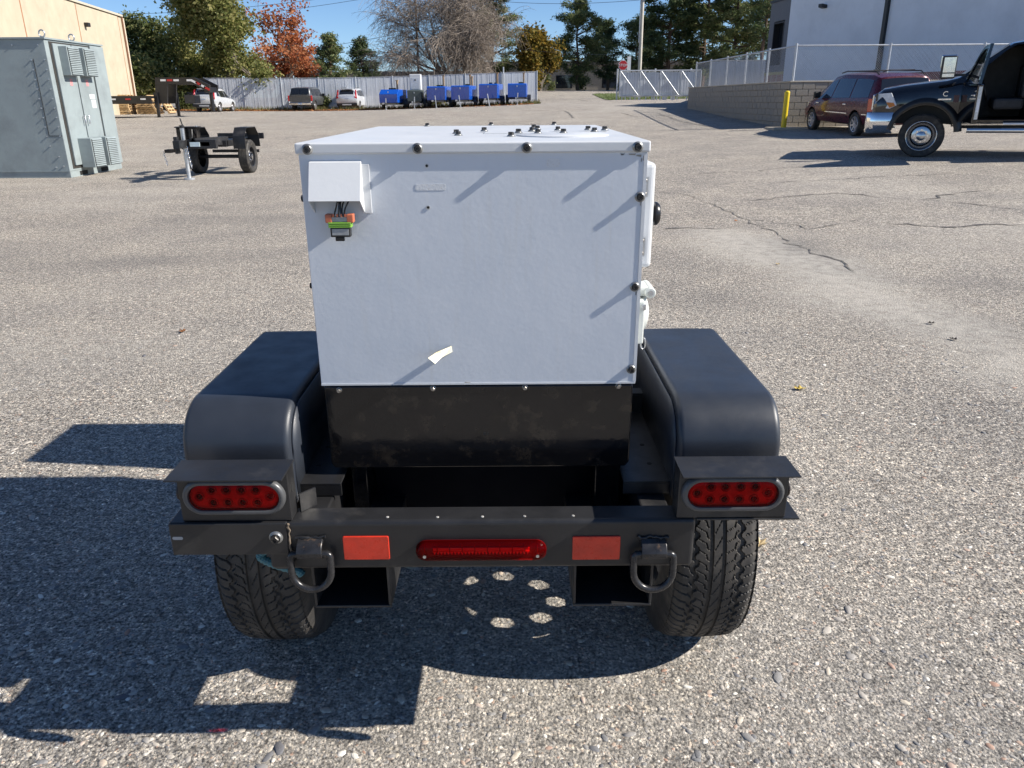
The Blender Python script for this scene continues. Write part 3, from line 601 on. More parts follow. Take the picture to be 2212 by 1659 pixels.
# fenders
def fender(xo, xi):
    s = 1 if xo > xi else -1; y0, y1, z0, zt, rc = 1.445, 2.105, .575, .788, .1
    path = []
    for k in range(6): path.append((y0+.012-.002*k, z0+(zt-rc-z0)*k/5, -1, 0))
    path = [(y0, z0+(zt-rc-z0)*k/5, -1., 0.) for k in range(5)]
    for k in range(13): a = R(180-90*k/12); path.append((y0+rc+rc*math.cos(a), zt-rc+rc*math.sin(a), math.cos(a), math.sin(a)))
    for k in range(1, 6): path.append((y0+rc+(y1-y0-2*rc)*k/6, zt, 0., 1.))
    for k in range(13): a = R(90-90*k/12); path.append((y1-rc+rc*math.cos(a), zt-rc+rc*math.sin(a), math.cos(a), math.sin(a)))
    path += [(y1, z0+(zt-rc-z0)*k/5, 1., 0.) for k in range(4, -1, -1)]
    re = .015; cross = [(xo, .05), (xo, re)]
    for k in range(1, 8): a = R(90*k/8); cross.append((xo-s*(re-re*math.cos(a)), re-re*math.sin(a)))
    cross.append((xo-s*re, 0)); nmid = 6
    for k in range(1, nmid): cross.append((xo-s*re+(xi-xo+2*s*re)*k/nmid, -.001*math.sin(math.pi*k/nmid)))
    cross.append((xi+s*re, 0))
    for k in range(1, 8): a = R(90*k/8); cross.append((xi+s*(re-re*math.sin(a)), re-re*math.cos(a)))
    cross.append((xi, re))
    mb = MB(); n = len(cross); vs = [(x, y-ny*d, z-nz*d) for y, z, ny, nz in path for x, d in cross]; fs = []
    for i in range(len(path)-1):
        for j in range(n-1):
            q = (i*n+j, i*n+j+1, (i+1)*n+j+1, (i+1)*n+j); fs.append(q if s < 0 else q[::-1])
    mb.add(vs, fs)
    wall = [(xi, y-ny*re, z-nz*re) for y, z, ny, nz in path]; wl = wall if s > 0 else wall[::-1]
    m_ = len(wl); lo = [(xi, p[1], z0) for p in wl]
    mb.add(wl+lo, [(i+1, i, i+m_, i+1+m_) for i in range(m_-1)])
    o = mb.build('fender', blackpl, trl, smooth=45); sd = o.modifiers.new('solid', 'SOLIDIFY'); sd.thickness = .004; sd.offset = -1
    for yy, zz in ((1.6, .70), (1.66, .745), (1.52, .66)):
        MB().lathe([(.005, 0), (.004, .002), (0, .003)], 10, Matrix.Translation((xi-s*.0002, yy, zz)) @ Matrix.Rotation(R(-90*s), 4, 'Y')).build('rivet', steel, o, smooth=50)
    return o
fender(-.69, -.464); fr_ = fender(.562, .345)
for k in range(7):
    x, y = .44+rnd.gauss(0, .02), 1.585+rnd.gauss(0, .01); r = rnd.uniform(.003, .009)
    MB().prism([(x+r*1.6*math.cos(a)*rnd.uniform(.6, 1.1), y+r*math.sin(a)*rnd.uniform(.6, 1.1),   .7882) for a in [2*math.pi*j/9 for j in range(9)]], (0, 0, .0003)).build('scuff', M_('scuff_grey', (.12, .12, .12), .8, var=.4, scale=200), fr_)

# wheels
TR, TW = .335, .23
def tyre_mesh():
    nth, W2 = 900, TW/2; xs = []; 
    tread = list(np.linspace(-.088, .088, 112)); prof = []
    side = [(.19, .085), (.2, .096), (.225, .1025), (.255, .1035), (.28, .1), (.3, .0965), (.312, .0935), (.32, .0905)]
    for r, x in side: prof.append((r, -x, 0))
    for x in tread: prof.append((TR-.9*x*x-.012*max(0, (abs(x)-.07)/.018)**2, x, 1))
    for r, x in side[::-1]: prof.append((r, x, 0))
    th = np.linspace(0, 2*math.pi, nth, endpoint=False); pr = np.array(prof)
    Rr = np.repeat(pr[:, 0][:, None], nth, 1); X = np.repeat(pr[:, 1][:, None], nth, 1); Tm = pr[:, 2][:, None] > .5
    s = th[None]*TR; tri = lambda a, p: np.abs(((a/p) % 1)*2-1)*2-1
    sc = .0045*np.sign(np.sin(s/.034*2*math.pi))*np.abs(np.sin(s/.034*2*math.pi))**.6
    g = np.zeros_like(Rr)
    for c0 in (-.013, .013): g = np.maximum(g, (np.abs(X-c0) < .0042))
    for c0 in (-.05, .05): g = np.maximum(g, (np.abs(X-c0-sc*np.sign(c0)) < .0052))
    zig = .005*tri(s, .026)
    g = np.maximum(g, .8*(np.abs(X) > .0172)*(np.abs(X) < .046)*((((s+zig+np.abs(X)*1.1+np.sign(X)*.006) % .026) < .003)))
    g = np.maximum(g, .7*(np.abs(X) > .06)*((((s+np.abs(X)*.35) % .026) < .0045)))
    g = np.maximum(g, .45*(np.abs(X) < .008)*((((s+X*2) % .04) < .0045)))
    Rr = Rr-g*.0055*Tm
    sh = (~Tm)*(np.abs(X) > .09)*(Rr > .3)*((((s) % .026) < .006)); Rr = Rr-sh*.003
    V = np.stack([X*1.06, Rr*np.cos(th)[None], Rr*np.sin(th)[None]], -1).reshape(-1, 3); k = len(prof)
    i = np.arange(k-1)[:, None]*nth; j = np.arange(nth)[None]; j2 = (j+1) % nth
    Fq = np.stack([i+j, i+j2, i+nth+j2, i+nth+j], -1).reshape(-1, 4)
    me = bpy.data.meshes.new('tyre'); me.from_pydata(V.tolist(), [], Fq.tolist()); me.materials.append(rubber); me.polygons.foreach_set('use_smooth', [True]*len(me.polygons)); me.set_sharp_from_angle(angle=R(35)); return me
tyre_me = tyre_mesh()
rimm = M_('wheel_paint', (.03, .03, .032), .4, .1, var=.2, scale=20)
def rim_mesh(xd):          # xd: disc offset along +x (outer side)
    mb = MB(); prof = [(.2, -.09), (.192, -.088), (.184, -.06), (.178, -.03), (.176, .03), (.184, .06), (.192, .088), (.2, .09)]
    mb.lathe(prof, 48, Matrix.Rotation(R(90), 4, 'Y'))
    na, nr = 160, 26; r0, r1 = .03, .178
    def pt(i, j):
        r = r0+(r1-r0)*j/nr; a = 2*math.pi*i/na; return (xd+.012*math.sin(math.pi*(r-r0)/(r1-r0)), r*math.cos(a), r*math.sin(a))
    vs = [pt(i, j) for i in range(na) for j in range(nr+1)]; fs = []
    for i in range(na):
        for j in range(nr):
            r = r0+(r1-r0)*(j+.5)/nr; a = 2*math.pi*(i+.5)/na; hit = False
            ah = round(a/(2*math.pi)*8)*2*math.pi/8; y, z = r*math.cos(a)-.112*math.cos(ah), r*math.sin(a)-.112*math.sin(ah)
            rad = y*math.cos(ah)+z*math.sin(ah); tan = -y*math.sin(ah)+z*math.cos(ah)
            if (rad/.021)**2+(tan/.024)**2 < 1: continue
            fs.append((i*(nr+1)+j, ((i+1) % na)*(nr+1)+j, ((i+1) % na)*(nr+1)+j+1, i*(nr+1)+j+1))
    mb.add(vs, fs); return mb.mesh('rim', rimm, smooth=40)
wheel_spots = []
for xw, side_ in ((-.6, -1), (.473, 1)):
    wh = bpy.data.objects.new('wheel', tyre_me); C.objects.link(wh); wh.name = 'tyre'; wh.parent = trl; wh.location = (xw-TX, 1.84-TY, TR-.004)
    rm = bpy.data.objects.new('rim', rim_mesh(-.058*side_)); C.objects.link(rm); rm.parent = wh
    hb = MB(); hb.lathe([(0, .05*1), (.028, .05), (.03, .04), (.03, -.06)], 20, Matrix.Translation((-.058*side_, 0, 0)) @ Matrix.Rotation(R(90)*side_, 4, 'Y')); o = hb.build('hub', rimm, None, smooth=40); o.parent = wh
MB().box(-.52, .39, 1.825, 1.855, .32, .35).build('axle', blackp, trl, bevel=.003)
for xx in (-.42, .3): MB().box(xx-.025, xx+.025, 1.81, 1.87, .351, .4995).build('axle_mount', blackp, trl)

# ------------------------------------------------------------------ vehicles
def text_mesh(body, size, ext, mat, name):
    cu = bpy.data.curves.new(name, 'FONT'); cu.body = body; cu.size = size; cu.extrude = ext; cu.align_x = 'CENTER'; cu.align_y = 'CENTER'; cu.resolution_u = 3
    o = bpy.data.objects.new(name, cu); C.objects.link(o); dg = bpy.context.evaluated_depsgraph_get(); me = bpy.data.meshes.new_from_object(o.evaluated_get(dg))
    bpy.data.objects.remove(o); bpy.data.curves.remove(cu); me.materials.clear(); me.materials.append(mat); return me
def put(me, name, parent, M):
    o = bpy.data.objects.new(name, me); C.objects.link(o); o.parent = parent; o.matrix_local = M; return o
lerp = lambda a, b_, q: a+(b_-a)*q
class Body:
    # stations: y, zb, wr, zs, ws, zbelt, wbelt, zroof, wroof
    def __init__(s, st): s.st = sorted(st)
    def at(s, y):
        st = s.st
        if y <= st[0][0]: return st[0]
        for a, c in zip(st[:-1], st[1:]):
            if a[0] <= y <= c[0]: q = (y-a[0])/(c[0]-a[0]); return tuple(lerp(i, j, q) for i, j in zip(a, c))
        return st[-1]
    def sec(s, k):
        y, zb, wr, zs, ws, ze, we, zr, wo = k
        return [(0, zb), (wr*.8, zb), (wr, zb+.05), (lerp(wr, ws, .8), lerp(zb, zs, .55)), (ws, zs), (lerp(ws, we, .4), lerp(zs, ze, .7)), (we, ze), (lerp(we, wo, .45), lerp(ze, zr, .45)), (lerp(we, wo, .9), lerp(ze, zr, .86)), (wo-.035, lerp(ze, zr, .97)), (wo*.7, zr+.012), (0, zr+.025)]
    def mb(s, sub=3):
        ys = []
        for a, c in zip(s.st[:-1], s.st[1:]):
            for k in range(sub): ys.append(lerp(a[0], c[0], k/sub))
        ys.append(s.st[-1][0]); mb = MB(); ls = []
        for y in ys:
            h = s.sec(s.at(y)); ls.append([(x, y, z) for x, z in h]+[(-x, y, z) for x, z in h[-2:0:-1]])
        n = len(ls[0]); vs = [p for l in ls for p in l]; fs = []
        for i in range(len(ls)-1):
            for j in range(n): fs.append((i*n+j, (i+1)*n+j, (i+1)*n+(j+1) % n, i*n+(j+1) % n))
        fs.append(tuple(range(n))); fs.append(tuple(range((len(ls)-1)*n, len(ls)*n))[::-1]); mb.add(vs, fs)
        return mb
    def side(s, y, q, sg, off=.008):
        k = s.at(y); ze, we, zr, wo = k[5:9]
        if q < .45: x, z = lerp(we, lerp(we, wo, .45), q/.45), lerp(ze, lerp(ze, zr, .45), q/.45)
        else: x, z = lerp(lerp(we, wo, .45), lerp(we, wo, .9), (q-.45)/.41), lerp(lerp(ze, zr, .45), lerp(ze, zr, .86), (q-.45)/.41)
        return ((x+off)*sg, y, z)
    def pane(s, ys, sg, q0, q1, name, mat, par, off=.008):
        mb = MB(); n = 3
        (ya0, ya1), (yb0, yb1) = ys      # bottom y range, top y range
        mb.grid(n, n, lambda a, c: s.side(lerp(lerp(ya0, yb0, c), lerp(ya1, yb1, c), a), lerp(q0, q1, c), sg, off), flip=(sg > 0))
        return mb.build(name, mat, par, smooth=60)
    def end_pane(s, y0, y1, w0, w1, q0, q1, name, mat, par, off=.01):
        # sloping glass between the tops of two stations y0 (low) and y1 (high)
        a, c = s.at(y0), s.at(y1); mb = MB(); z0, z1 = a[7]+.02, c[7]+.02; d = Vector((0, -(z1-z0), (y1-y0)));
        d = d.normalized() if d.z > 0 else -d.normalized()
        def f(i, j):
            q = lerp(q0, q1, j); w = lerp(w0, w1, j); return (lerp(-w, w, i), lerp(y0, y1, q)+d.y*off, lerp(z0, z1, q)+d.z*off+.0-.03*abs(2*i-1)**2*1)
        mb.grid(6, 3, f, flip=(y0 > y1)); return mb.build(name, mat, par, smooth=60)
tyre_c = {}
def wheel(par, x, y, r, w, sg, rim=.62, spokes=5, rmat=None, name='wheel'):
    key = (r, w, rim, spokes, rmat)
    if key not in tyre_c:
        a = MB(); Mx = Matrix.Rotation(R(90), 4, 'Y'); h = w/2
        a.lathe([(r*rim, -h*.8), (r*.8, -h), (r*.93, -h*.97), (r, -h*.75), (r, -h*.3), (r*.985, -h*.28), (r*.985, -h*.2), (r, -h*.18), (r, h*.18), (r*.985, h*.2), (r*.985, h*.28), (r, h*.3), (r, h*.75), (r*.93, h*.97), (r*.8, h), (r*rim, h*.8)], 40, Mx)
        b_ = MB(); rr = r*rim; b_.lathe([(rr*1.0, h*.8), (rr*.97, h*.86), (rr*.9, h*.8), (rr*.86, h*.2), (rr*.2, h*.15)], 40, Mx)
        c_ = MB()
        for k in range(spokes):
            q = 2*math.pi*k/spokes; M = Matrix.Rotation(q, 4, 'X'); c_.prism([M @ Vector((h*.55, -rr*.13, rr*.12)), M @ Vector((h*.55, rr*.13, rr*.12)), M @ Vector((h*.72, rr*.09, rr*.92)), M @ Vector((h*.72, -rr*.09, rr*.92))], (h*.12, 0, 0))
        c_.cyl((h*.3, 0, 0), (h*.75, 0, 0), rr*.24, n=16)
        tyre_c[key] = (a.mesh('tyre', rubber, smooth=40), b_.mesh('rim', rmat or M_('alloy_dark', (.12, .12, .125), .4, .6), smooth=40), c_.mesh('spokes', rmat or M_('alloy', (.5, .5, .52), .3, .8), smooth=30))
    ta, rb_, sc = tyre_c[key]
    W_ = bpy.data.objects.new(name, ta); C.objects.link(W_); W_.parent = par; W_.location = (x, y, r-.01); W_.rotation_euler = (0, 0, 0 if sg > 0 else math.pi)
    for me, n_ in ((rb_, 'rim'), (sc, 'spokes')):
        o = bpy.data.objects.new(n_, me); C.objects.link(o); o.parent = W_
    return W_
def mount(root, x, y, rz): root.location = (x, y, gz(x, y)); root.rotation_euler = (0, 0, rz)
def tilt(root, wb0, wb1):
    # set the thing on the slope using heights under two points along its length
    rz = root.rotation_euler.z; c, s = math.cos(rz), math.sin(rz); x, y = root.location.x, root.location.y
    p0 = (x-s*wb0, y+c*wb0); p1 = (x-s*wb1, y+c*wb1); z0, z1 = gz(*p0), gz(*p1); px = math.atan2(z1-z0, wb1-wb0)
    rx = math.atan2(gz(x+c, y+s)-gz(x-c, y-s), 2)
    root.rotation_euler = (px, -rx, rz); root.location.z = z0+(z1-z0)*(0-wb0)/(wb1-wb0)
gdark = glass_('tinted_car_glass', (.012, .014, .018)); blk = M_('black_trim', (.015, .015, .016), .5, var=.2)
redl = M_('tail_lamp_red', (.45, .01, .012), .15, var=.2, scale=20, coat=.6); plate_m = M_('number_plate', (.45, .52, .62), .4, var=.1, scale=40)
clearl = M_('lamp_clear', (.72, .73, .74), .3, 0, var=.15, scale=20, coat=.7)
def car(name, label, paint, st, wheels, wr, wl, arch, group=None, spokes=5, rimmat=None):
    root = thing(name, label, name.split('_')[-1] if False else 'car', group=group); B = Body(st); b_ = B.mb().build('body', [paint, blk], root, smooth=38)
    cut = MB()
    for yy in wheels:
        cut.cyl((-1.3, yy, wr), (-wl+.26, yy, wr), arch, n=36); cut.cyl((1.3, yy, wr), (wl-.26, yy, wr), arch, n=36)
    bool_cut(b_, cut, [paint, blk]); b_.data.polygons.foreach_set('use_smooth', [True]*len(b_.data.polygons)); b_.data.set_sharp_from_angle(angle=R(38))
    for yy in wheels:
        for sg in (-1, 1): wheel(root, sg*(wl-.11), yy, wr, .215, sg, .66, spokes, rimmat)
    return root, B, b_
silver = M_('silver_car_paint', (.6, .62, .64), .28, .3, var=.05, coat=.7); greyp = M_('dark_grey_car_paint', (.09, .095, .1), .3, .4, var=.08, coat=.6); maroon = M_('maroon_car_paint', (.085, .008, .016), .3, .2, var=.1, coat=.35)
alloy = M_('alloy_bright', (.55, .55, .57), .3, .8)
# compact silver crossover: forward +y, origin mid wheelbase
ST = [(-2.18, .62, .72, .8, .8, 1.06, .74, 1.12, .55), (-2.12, .42, .8, .8, .88, 1.08, .82, 1.2, .66), (-1.75, .3, .84, .8, .91, 1.08, .87, 1.62, .6), (-1.3, .28, .85, .8, .91, 1.05, .88, 1.66, .63), (0, .28, .85, .8, .91, 1.0, .88, 1.68, .64),
      (.45, .28, .85, .78, .91, .98, .87, 1.62, .62), (1.2, .28, .85, .76, .91, .96, .85, 1.05, .7), (1.75, .28, .84, .72, .89, .88, .8, .96, .65), (2.1, .32, .78, .66, .83, .78, .72, .86, .55), (2.25, .4, .66, .6, .7, .68, .62, .72, .45)]
def crossover(label, first=None):
    root, B, b_ = car('silver_car', label, silver, ST, (-1.31, 1.31), .345, .9, .4, 'silver crossovers parked nose in by the fence', rimmat=alloy)
    for sg in (-1, 1):
        B.pane(((-1.0, -.02), (-.95, -.1)), sg, .06, .78, 'rear_window', gdark, root); B.pane(((.04, 1.0), (-.04, .42)), sg, .06, .78, 'front_window', gdark, root); B.pane(((-1.6, -1.06), (-1.35, -1.02)), sg, .12, .72, 'quarter_window', gdark, root)
        x = .84*sg; MB().prism([(x*.86, -2.1, 1.08), (x*.99, -2.06, 1.02), (x*.92, -1.82, 1.56), (x*.80, -1.82, 1.58)], (.03*sg, -.05, .02)).build('tail_light', redl, root, bevel=.01)
        MB().prism([(x*.8, -2.16, .98), (x*1.02, -2.1, .9), (x*1.02, -2.1, 1.06), (x*.8, -2.16, 1.1)], (.02*sg, -.05, 0)).build('tail_light', redl, root, bevel=.01)
        mm = MB().box(.9*sg-.1, .9*sg+.1, .66, .76, 1.02, 1.18).build('door_mirror', silver, root, bevel=.03)
    B.end_pane(-2.12, -1.75, .6, .56, .08, .86, 'rear_screen', gdark, root); B.end_pane(1.2, .45, .7, .58, .06, .9, 'windscreen', gdark, root)
    MB().box(-.86, .86, -2.2, -2.08, .36, .58).build('rear_bumper', blk, root, bevel=.04); MB().box(-.38, .38, -2.225, -2.201, .4, .5).build('skid_plate', silver, root, bevel=.01)
    MB().box(-.17, .17, -2.2, -2.185, .86, .96).build('number_plate', plate_m, root); MB().box(-.52, .52, -1.95, -1.72, 1.655, 1.69).build('spoiler', silver, root, bevel=.012)
    for sg in (-1, 1): MB().tube([(.56*sg, -1.4, 1.66), (.56*sg, -1.3, 1.72), (.56*sg, .1, 1.735), (.56*sg, .3, 1.68)], .016, 6).build('roof_rail', blk, root)
    return root
cv = crossover('silver crossover under the raised neck of the black gooseneck trailer'); q = P(447, 241, Y=62); mount(cv, q.x, 64, R(-2)); tilt(cv, -1.3, 1.3)
c2 = copy_tree(cv); c2['label'] = 'silver crossover between the dark grey SUV and the blue generators'; q = P(757, 237, Y=68); mount(c2, q.x, 69.5, R(-3)); tilt(c2, -1.3, 1.3)
# dark grey boxy suv
ST = [(-2.42, .66, .84, .85, .9, 1.12, .87, 1.2, .72), (-2.36, .5, .88, .85, .93, 1.14, .9, 1.26, .76), (-2.12, .42, .9, .85, .95, 1.14, .92, 1.76, .73), (-1.5, .4, .9, .85, .95, 1.12, .92, 1.82, .75), (.2, .4, .9, .85, .95, 1.1, .92, 1.82, .75), (.5, .4, .9, .85, .95, 1.1, .92, 1.76, .73),
      (1.1, .4, .9, .85, .95, 1.1, .9, 1.17, .8), (2.1, .42, .9, .82, .94, 1.02, .88, 1.1, .78), (2.45, .48, .84, .8, .88, .98, .84, 1.02, .7)]
sv, B, b_ = car('dark_suv', 'dark grey boxy SUV parked with its tailgate to the lot', greyp, ST, (-1.4, 1.5), .37, .94, .44, rimmat=alloy)
sv['category'] = 'SUV'
for sg in (-1, 1):
    B.pane(((-1.95, -1.1), (-1.9, -1.1)), sg, .08, .8, 'quarter_window', gdark, sv); B.pane(((-1.02, -.2), (-1.02, -.2)), sg, .06, .8, 'rear_window', gdark, sv); B.pane(((-.12, .95), (-.12, .48)), sg, .06, .8, 'front_window', gdark, sv)
    MB().box(.93*sg-.06, .93*sg+.02*sg+.05, -2.45, -2.3, .78, 1.2).build('tail_light', redl, sv, bevel=.02); MB().box(.9*sg-.05, .9*sg+.05, -2.46, -2.36, .66, .74).build('reverse_light', clearl, sv, bevel=.02); MB().box(1.0*sg-.11, 1.0*sg+.11, .7, .8, 1.1, 1.32).build('door_mirror', blk, sv, bevel=.03)
for x0, x1 in ((-.74, -.02), (.02, .74)): 
    a, c_ = B.at(-2.36), B.at(-2.12); MB().add([(x0, -2.385, 1.31), (x1, -2.385, 1.31), (x1*.96, -2.17, 1.74), (x0*.96, -2.17, 1.74)], [(0, 1, 2, 3)]).build('rear_screen', gdark, sv)
B.end_pane(1.1, .5, .8, .68, .06, .9, 'windscreen', gdark, sv)
MB().box(-.92, .92, -2.52, -2.4, .48, .66).build('rear_bumper', chrome, sv, bevel=.03); MB().box(-.16, .16, -2.53, -2.521, .52, .63).build('number_plate', plate_m, sv)
q = P(655, 240, Y=66); mount(sv, q.x, 68.4, R(-4)); tilt(sv, -1.4, 1.5)
# maroon minivan
ST = [(-2.5, .6, .8, .8, .86, 1.05, .84, 1.1, .74), (-2.44, .42, .88, .8, .95, 1.08, .92, 1.2, .8), (-2.2, .32, .9, .8, .985, 1.08, .95, 1.64, .73), (-1.8, .3, .9, .8, .99, 1.06, .96, 1.72, .74), (0, .28, .9, .78, .99, 1.02, .96, 1.75, .75), (.6, .28, .9, .78, .99, 1.0, .95, 1.68, .72),
      (1.6, .28, .9, .76, .98, .97, .93, 1.1, .8), (2.1, .3, .88, .7, .95, .88, .87, .97, .72), (2.45, .34, .8, .64, .86, .76, .76, .82, .6), (2.6, .42, .66, .58, .7, .64, .62, .68, .5)]
vn, B, b_ = car('maroon_minivan', 'maroon minivan with roof rails parked beside the block wall', maroon, ST, (-1.45, 1.63), .345, .975, .405, spokes=7, rimmat=alloy); vn['category'] = 'minivan'
vglass = glass_('blue_tinted_glass', (.03, .045, .075))
for sg in (-1, 1):
    B.pane(((-2.1, -1.02), (-2.0, -1.0)), sg, .05, .82, 'rear_window', vglass, vn); B.pane(((-.94, .25), (-.94, .15)), sg, .05, .82, 'sliding_door_window', vglass, vn); B.pane(((.33, 1.35), (.22, .66)), sg, .05, .82, 'front_window', vglass, vn)
    MB().prism([(.9*sg, -2.47, 1.08), (.985*sg, -2.2, 1.08), (.995*sg, -2.22, .72), (.92*sg, -2.47, .72)], (.012*sg, -.03, 0)).build('tail_light', redl, vn, bevel=.012)
    mm = MB().box(1.07*sg-.11, 1.07*sg+.11, 1.05, 1.17, 1.03, 1.23).build('door_mirror', blk, vn, bevel=.035)
    MB().tube([(.66*sg, -2.0, 1.715), (.66*sg, -1.85, 1.79), (.66*sg, 0, 1.825), (.66*sg, .35, 1.77)], .018, 6).build('roof_rail', blk, vn, smooth=50)
    MB().box(.985*sg, .998*sg, -.95, .6, .62, .645).build('side_moulding', chrome, vn); MB().box(.985*sg, .998*sg, -2.2, -1.9, .62, .645).build('side_moulding', chrome, vn)
    for yy in (-.95, .98): MB().box(.984*sg, 1.012*sg, yy-.1+.2, yy+.1+.2, .87, .905).build('door_handle', chrome, vn, bevel=.006)
    for yy in (-1.0, .28): MB().add([B.side(yy, 0, sg, .0015), B.side(yy-.012, 0, sg, .0015), (.9925*sg, yy-.012, .8), (.9925*sg, yy, .8)], [(0, 1, 2, 3)]).build('door_gap', blk, vn)
    MB().prism([(.8*sg, 2.32, .8), (.93*sg, 2.0, .9), (.94*sg, 2.05, .72), (.82*sg, 2.36, .66)], (.01*sg, .02, .0)).build('headlight', clearl, vn)
for yy in (-1.5, -.3): MB().cyl((-.66, yy, 1.82), (.66, yy, 1.82), .015, n=6).build('roof_bar', blk, vn)
B.end_pane(-2.44, -2.2, .76, .68, .1, .9, 'rear_screen', gdark, vn); B.end_pane(1.6, .6, .8, .66, .04, .93, 'windscreen', gdark, vn)
MB().box(-.9, .9, -2.58, -2.44, .36, .6).build('rear_bumper', maroon, vn, bevel=.05); MB().box(-.17, .17, -2.52, -2.505, .84, .95).build('number_plate', plate_m, vn)
a = P(1838, 295, Y=22.6); th = R(3); mount(vn, a.x-math.sin(th)*1.45+.95, a.y+math.cos(th)*1.45, th); tilt(vn, -1.45, 1.63); vn.scale = (.93,)*3

# black pickup truck with its door open: forward +y, origin under the front axle
black = M_('black_car_paint', (.006, .007, .01), .1, .1, var=.15, coat=1.0); tr_ = thing('pickup_truck', 'black heavy duty pickup truck with its front door open', 'pickup truck')
cglass, t, b = nodes('clear_window_glass'); tp = t.nodes.new('ShaderNodeBsdfTransparent'); tp.inputs[0].default_value = (.55, .62, .62, 1); b.inputs['Base Color'].default_value = (.01, .012, .014, 1); b.inputs['Roughness'].default_value = .03
mx = t.nodes.new('ShaderNodeMixShader'); fr = t.nodes.new('ShaderNodeFresnel'); fr.inputs[0].default_value = 1.6; lk(t, fr.outputs[0], mx.inputs[0]); lk(t, tp.outputs[0], mx.inputs[1]); lk(t, b.outputs[0], mx.inputs[2]); lk(t, mx.outputs[0], t.nodes['Material Output'].inputs[0])
ST = [(-3.1, .62, .92, 1.0, .99, 1.3, .94, 1.95, .76), (-2.9, .58, .94, 1.0, 1.0, 1.31, .95, 2.05, .76), (-1.68, .58, .94, 1.0, 1.0, 1.31, .95, 2.08, .77), (-1.28, .58, .94, 1.0, 1.0, 1.31, .95, 2.02, .75), (-.5, .58, .94, 1.0, 1.0, 1.31, .95, 1.44, .86), (-.3, .6, .94, 1.0, 1.0, 1.3, .95, 1.39, .86),
      (.4, .6, .95, 1.0, 1.01, 1.24, .95, 1.32, .86), (.78, .62, .95, .98, 1.0, 1.17, .93, 1.26, .82), (.88, .66, .92, .98, .96, 1.1, .9, 1.18, .78), (.93, .72, .86, .96, .9, 1.05, .84, 1.1, .74)]
B = Body(ST); body = B.mb(4).build('body', [black, blk], tr_, smooth=38); cut = MB()
for sg in (-1, 1): cut.cyl((1.4*sg, 0, .43), (.55*sg, 0, .43), .53, n=44)
do = [(-.58, 1.32), (-1.2, 1.9), (-1.34, 1.98), (-1.7, 1.99), (-1.7, .68), (-.58, .68)]
cut.prism([(-1.3, y, z) for y, z in do], (2.02, 0, 0))
cut.prism([(.7, y, z) for y, z in ((-.73, 1.36), (-1.24, 1.86), (-1.64, 1.88), (-1.64, 1.36))], (.6, 0, 0))
cut.prism([(-1.3, y, z) for y, z in ((-1.84, 1.36), (-1.84, 1.9), (-2.6, 1.9), (-2.6, 1.36))], (2.6, 0, 0))
bool_cut(body, cut, [black, blk]); body.data.polygons.foreach_set('use_smooth', [True]*len(body.data.polygons)); body.data.set_sharp_from_angle(angle=R(38))
B.end_pane(-.5, -1.28, .84, .7, .05, .93, 'windscreen', glass_('sky_glass', (.02, .03, .045)), tr_)
MB().add([(.93, -.73, 1.36), (.83, -1.24, 1.86), (.83, -1.64, 1.88), (.93, -1.64, 1.36)], [(0, 1, 2, 3)]).build('side_glass', cglass, tr_)
for sg in (-1, 1): MB().add([(.945*sg, -1.84, 1.36), (.835*sg, -1.84, 1.9), (.835*sg, -2.6, 1.9), (.945*sg, -2.6, 1.36)], [(0, 1, 2, 3)]).build('rear_glass', cglass, tr_)
intm = M_('grey_cab_trim', (.06, .06, .062), .7, var=.2)
for sg in (-1, 1):
    MB().box(sg*.38-.26, sg*.38+.26, -1.63, -1.13, .85, 1.05).build('seat', intm, tr_, bevel=.05); MB().box(sg*.38-.25, sg*.38+.25, -1.71, -1.56, 1.05, 1.65).build('seat_back', intm, tr_, bevel=.05); MB().box(sg*.38-.13, sg*.38+.13, -1.71, -1.62, 1.66, 1.84).build('head_rest', intm, tr_, bevel=.04)
MB().box(-.68, .68, -.78, -.59, 1.05, 1.31).build('dashboard', intm, tr_, bevel=.05)
MB().tube([(-.38+.19*math.cos(a), -.96+.06*math.sin(a), 1.2+.18*math.sin(a)) for a in [2*math.pi*k/20 for k in range(20)]], .016, 8, True).build('steering_wheel', blk, tr_, smooth=60)
MB().cyl((-.38, -.94, 1.2), (-.38, -.73, 1.12), .03, n=8).build('steering_column', blk, tr_)
# open front door
ang = R(-80); hx_, hy_ = -.985, -.56; MD = Matrix.Translation((hx_, hy_, 0)) @ Matrix.Rotation(ang, 4, 'Z')
def dp(s_, z, d=0): return MD @ Vector((d, -s_, z))
dr = MB(); dr.prism([dp(0, .66), dp(1.12, .66), dp(1.16, .8), dp(1.16, 1.32), dp(0, 1.32)], MD.to_3x3() @ Vector((.09, 0, 0)))
dro = dr.build('front_door', black, tr_, bevel=.02)
fp = [(.03, 1.325), (.62, 1.86), (.78, 1.94), (1.1, 1.97), (1.15, 1.325)]; fi = [(.16, 1.36), (.66, 1.81), (.8, 1.88), (1.05, 1.9), (1.085, 1.36)]
fm = MB(); n = 5; sh = lambda s_, z: -.0+(z-1.32)*.14
lo_ = [dp(s_, z, sh(s_, z)) for s_, z in fp]; li = [dp(s_, z, sh(s_, z)) for s_, z in fi]; lo2 = [dp(s_, z, sh(s_, z)+.05) for s_, z in fp]; li2 = [dp(s_, z, sh(s_, z)+.05) for s_, z in fi]
loops(fm, [lo_, li, li2, lo2, lo_]); fm.build('window_frame', black, dro); MB().add([dp(s_, z, sh(s_, z)+.02) for s_, z in fi], [(0, 1, 2, 3, 4)]).build('door_glass', cglass, dro)
